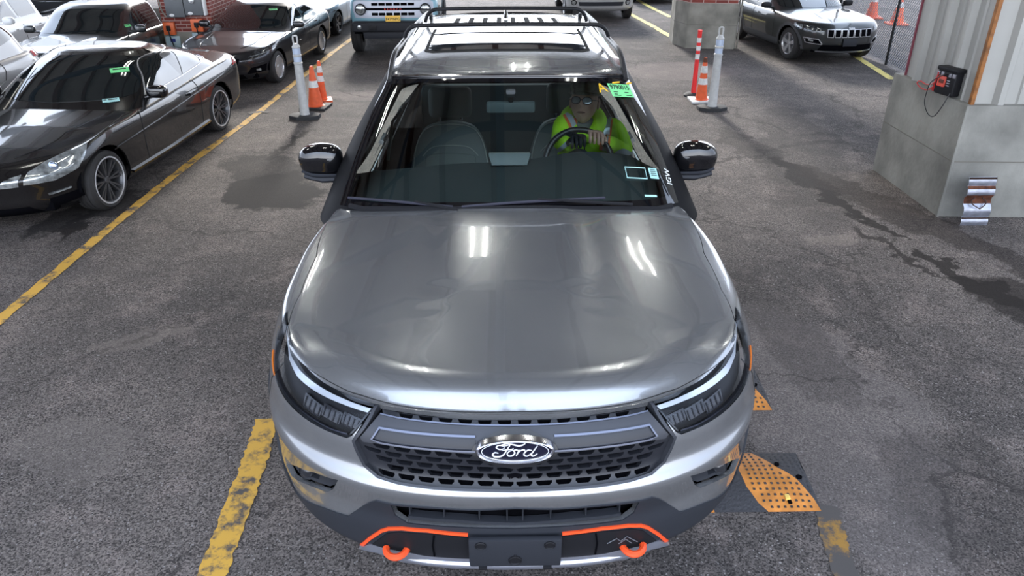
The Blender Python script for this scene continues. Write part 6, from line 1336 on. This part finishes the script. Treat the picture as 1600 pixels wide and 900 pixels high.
def cone(loc, h, r, bands, label, base=M_rb, top=None, bw=.17, col=None):
    o = empty('traffic_cone', loc, random.uniform(-.3, .3), 1, label, 'traffic cone')
    bm = bmesh.new(); box(bm, (0, 0, .015), (bw*2, bw*2, .03), .008); bobj('cone_base', bm, base, o)
    f = lambda z: r+( .022-r)*(z/h)
    bm = bmesh.new(); lathe(bm, [(f(0)+.02, .03), (f(.04), .045), (f(h*.5), h*.5), (f(h*.97), h*.97), (f(h)-.004, h), (.001, h)], 28); bobj('cone_body', bm, col or M_co, o)
    for z0, z1 in bands:
        bm = bmesh.new(); lathe(bm, [(f(z0*h)+.0025, z0*h), (f(z1*h)+.0025, z1*h)], 28); bobj('white_band', bm, M_cw, o)
    if top:
        bm = bmesh.new(); lathe(bm, [(f(h*.90)+.003, h*.90), (f(h)+.001, h*1.0)], 20); bobj('tip_band', bm, top, o)
    return o
g = gnd(494, 168); hh = at(1, g.y, 479, 103).z; cone(g, max(hh, .4), .10, [(.50, .66)], 'orange traffic cone with one pale band on a black base, right behind the left post')
g = gnd(505, 158); hh = at(1, g.y, 482, 95).z; cone(g, max(hh, .4), .062, [(.50, .64), (.72, .88)], 'slim tall orange cone with two white bands, furthest of the left pair', base=M_co, bw=.12)
g = gnd(1095, 158); hh = at(1, g.y, 1099, 90).z; cone(g, max(hh, .4), .082, [(.40, .54), (.66, .82)], 'orange cone with rusty tip between the red post and right grey post', base=M_cw, bw=.155, top=mat('rust_brown', (.12, .04, .02), .8))
g = gnd(1083, 150); hh = at(1, g.y, 1091, 47).z
TP = empty('tube_post', g, 0, 1, 'tall slim red tube post with white bands behind the orange cone', 'traffic post')
bm = bmesh.new(); lathe(bm, [(.001, 0), (.13, 0), (.13, .02), (.10, .04), (.05, .05), (.001, .05)], 20); bobj('rubber_base', bm, M_rb, TP)
bm = bmesh.new(); lathe(bm, [(.036, .05), (.032, .2), (.028, hh*.6), (.028, hh*.97), (.03, hh*.98), (.03, hh), (.001, hh)], 18); bobj('tube', bm, M_cr, TP)
for z0, z1 in ((.57, .65), (.70, .77), (.82, .89)):
    bm = bmesh.new(); lathe(bm, [(.0295, z0*hh), (.0295, z1*hh)], 18); bobj('white_band', bm, M_cw, TP)
for (px, py, l) in ((1361, 28, 'further orange cone beyond the chain-link fence'), (1400, 38, 'nearer orange cone beyond the chain-link fence, seen past the fence post')):
    g = gnd(px, py); cone(g, .62, .14, [(.55, .72)], l, base=M_co, bw=.2, col=M_co)

# ---------------------------------------------------------------- rubber speed hump
M_hb = mat('hump_black', (.035, .035, .04), .7, bump=.6, bscale=70); M_ho = mat('hump_orange', (.50, .19, .035), .6, noise=.35, nscale=12)
hBR = gnd(1283, 799); hTR = gnd(1250, 722)
def hump(origin, label):
    H = empty('speed_hump', origin, 0, 1, label, 'speed hump'); o = Vector(hBR); L = 1.15; W = .40
    zf = lambda x, y: .045*math.sin(math.pi*min(1, max(0, y/W)))*min(1, max(0, (-x)/.10+.15))**.5+.004
    def sheet(nm, poly, m, dz, st=.03, knobs=False, km=None):
        vc, fc = tri_region(poly, [], st); V = [(x, y, zf(x, y)+dz) for x, y in vc]; k = len(V); F = [tuple(f) for f in fc]; ed = {(f[i], f[(i+1) % 3]) for f in F for i in range(3)}
        V += [(x, y, .001) for x, y in vc]; F += [(b, a, a+k, b+k) for a, b in ed if (b, a) not in ed]
        ob = mobj(nm, V, F, m, H, sharp=40)
        if knobs:
            bm = bmesh.new(); P = np.array([(x, y) for x in np.arange(-L, .02, .030) for y in np.arange(.02, W, .030)]); P = P[pip(P, poly)]; P = P[segdist(P, poly) > .014]
            for x, y in P: box(bm, (x, y, zf(x, y)+dz+.0005), (.011, .011, .004))
            bobj('tread_knobs', bm, km or m, ob, None)
        return ob
    tx = lambda px, py: (gnd(px, py, .02).x-o.x, gnd(px, py, .02).y-o.y)
    c1 = [tx(1284, 799), tx(1272, 778), tx(1245, 755), tx(1212, 736), tx(1186, 728)]; c2 = [tx(1150, 742), tx(1165, 765), tx(1185, 785), tx(1206, 806)]
    c3 = [tx(1118, 798), tx(1126, 811)]
    cl = lambda P: [(x, min(max(y, 0), W)) for x, y in P]
    c1, c2, c3 = cl(c1), cl(c2), cl(c3); c1[0] = (0, 0); c1[-1] = (c1[-1][0], W); c2[0] = (c2[0][0], W); c2[-1] = (c2[-1][0], 0); c3[-1] = (c3[-1][0], 0)
    tr = (hTR.x-o.x, W)
    sheet('end_rubber', [(0, 0), tr, (tr[0], W)][:2]+c1[::-1][:-1], M_hb, 0, knobs=True)
    sheet('orange_panel', c1+c2, M_ho, .0, knobs=True, km=M_hb)
    sheet('rubber_panel', [c2[-1]]+c2[::-1][1:]+[(c3[0][0]-.04, W), (c3[0][0], c3[0][1]), c3[1]], M_hb, 0)
    sheet('orange_panel', [c3[1], c3[0], (c3[0][0]-.04, W), (c3[0][0]-.08, W), (c3[0][0]-.06, 0)], M_ho, 0)
    x, y = tx(1232, 784); bm = bmesh.new(); box(bm, (x, y+.02, zf(x, y)+.01), (.022, .03, .015), .004); bobj('reflector', bm, mat('reflector_yellow', (.85, .6, .15), .3), H)
    bm = bmesh.new(); box(bm, (x+.004, y-.005, zf(x, y)+.006), (.018, .022, .008), .003); bobj('reflector_slot', bm, M_void, H)
    for px, py, r_ in ((1212, 732, .012), (1247, 751, .014)):
        x, y = tx(px, py); bm = bmesh.new(); lathe(bm, [(.001, .002), (r_, .002), (r_, -.004)], 14, Matrix.Translation((x, y, zf(x, y)+.006))); bobj('bolt_hole', bm, M_void, H)
hump(tuple(hBR), 'black and orange rubber speed hump section beside the right front bumper corner')
g = gnd(1206, 641); hump((g.x, g.y, 0), 'speed hump section showing only its tip behind the right headlight')

# ---------------------------------------------------------------- bracket and jump starter
M_gal = mat('galvanised_steel', (.55, .57, .66), .35, .7, noise=.2, nscale=15); M_rst = mat('rust_brown_plate', (.17, .06, .03), .8, noise=.5, nscale=20); M_rsd = mat('rust_dark', (.05, .025, .018), .85)
b0 = gnd(1520, 352); yb = b0.y
BK = empty('guard_rail_offcut', (b0.x, yb, 0), 0, 1, 'short rusty galvanised guard rail offcut leaning on the right concrete block', 'metal offcut')
zt = at(1, yb+.05, 1522, 277).z; prof = [(0, 0), (-.02, .015), (-.03, .05), (-.012, .075), (.0, .09), (-.035, .12), (-.05, .17), (-.035, .20), (.03, .235), (.045, .27), (.03, .30), (-.035, .335), (-.05, .36), (-.035, .40), (.0, .43), (-.02, .46), (-.015, .50), (0, .52)]
kz = zt/.52; wB = .115
def offcut(nm, i0, i1, m, x0=-wB, x1=wB, dy=0, par=BK):
    bm = bmesh.new(); A = []
    for x in (x0, x1): A.append([bm.verts.new((x, p[0]*.4+dy+p[1]*.10, p[1]*kz)) for p in prof[i0:i1+1]])
    for i in range(i1-i0): bm.faces.new((A[0][i], A[1][i], A[1][i+1], A[0][i+1]))
    bmesh.ops.solidify(bm, geom=bm.faces[:], thickness=.006); return bobj(nm, bm, m, par, 40)
offcut('galvanised_profile', 0, 17, M_gal)
for i0, i1, nm, m in ((3, 4, 'rust_line', M_rsd), (8, 11, 'rusty_centre', M_rst), (13, 14, 'rust_line', M_rst), (16, 17, 'rust_line', M_rsd)): offcut(nm, i0, i1, m, dy=-.005)
for sg in (1, -1):
    bm = bmesh.new(); tube(bm, smooth_path([(0, -.045+.02, .20*kz), (sg*.05, .0, .235*kz), (sg*.06, .02, .27*kz), (sg*.03, .03, .30*kz)], 5), .005, 5); bobj('corrosion_mark', bm, M_rsd, BK)
zb_ = ZT; j = at(2, ZT, 1478, 152)
JS = empty('jump_starter', (3.715, 4.44, ZT), math.radians(-90+14), 1, 'black portable jump starter with red label on the concrete ledge by the metal wall', 'jump starter')
bm = bmesh.new(); box(bm, (0, 0, .115), (.21, .085, .20), .02, seg=3); bobj('case', bm, M_blk, JS)
bm = bmesh.new(); box(bm, (0, 0, .225), (.225, .095, .035), .012); bobj('handle', bm, M_blk, JS)
bm = bmesh.new(); box(bm, (-.03, -.046, .125), (.08, .006, .085), .01); bobj('red_label', bm, mat('label_red', (.65, .10, .07), .4), JS)
bm = bmesh.new(); box(bm, (-.03, -.050, .125), (.05, .003, .03), .004); bobj('label_centre', bm, mat('label_dark', (.12, .03, .02), .4), JS)
for x in (-.085, -.04, .045, .085):
    bm = bmesh.new(); box(bm, (x, -.044, .185), (.028, .012, .032), .004); bobj('metal_clip', bm, mat('clip_grey', (.35, .34, .38), .35, .6), JS)
for k, z in enumerate((.14, .12, .10)):
    bm = bmesh.new(); box(bm, (.04, -.046, z), (.03, .008, .010), .003); bobj('button', bm, mat('clip_grey', (.35, .34, .38), .35, .6), JS)
bm = bmesh.new(); prism(bm, [(-.02, 0), (.02, 0), (.012, .12), (-.008, .12)], .02, Matrix.Translation((-.125, 0, .02)) @ Matrix.Rotation(math.pi/2, 4, 'X'), .004); bobj('red_clamp', bm, mat('clamp_red', (.55, .03, .03), .4), JS)
bm = bmesh.new(); tube(bm, smooth_path([(-.12, -.03, .06), (-.17, -.04, .02), (-.26, -.03, .02), (-.32, -.02, .045), (-.29, -.02, .07), (-.20, -.03, .06), (-.10, -.05, .10), (-.08, -.05, .19)], 6), .005, 6); bobj('red_cable', bm, mat('clamp_red', (.55, .03, .03), .4), JS)
bm = bmesh.new(); tube(bm, smooth_path([(.06, -.055, .21), (-.03, -.06, .17), (-.12, -.065, .10), (-.14, -.065, .02), (-.13, -.07, -.08), (-.06, -.07, -.16), (.01, -.07, -.16), (.06, -.07, -.08), (.08, -.055, 0), (.085, -.04, .05)], 6), .004, 6); bobj('black_cable', bm, M_cab, JS)
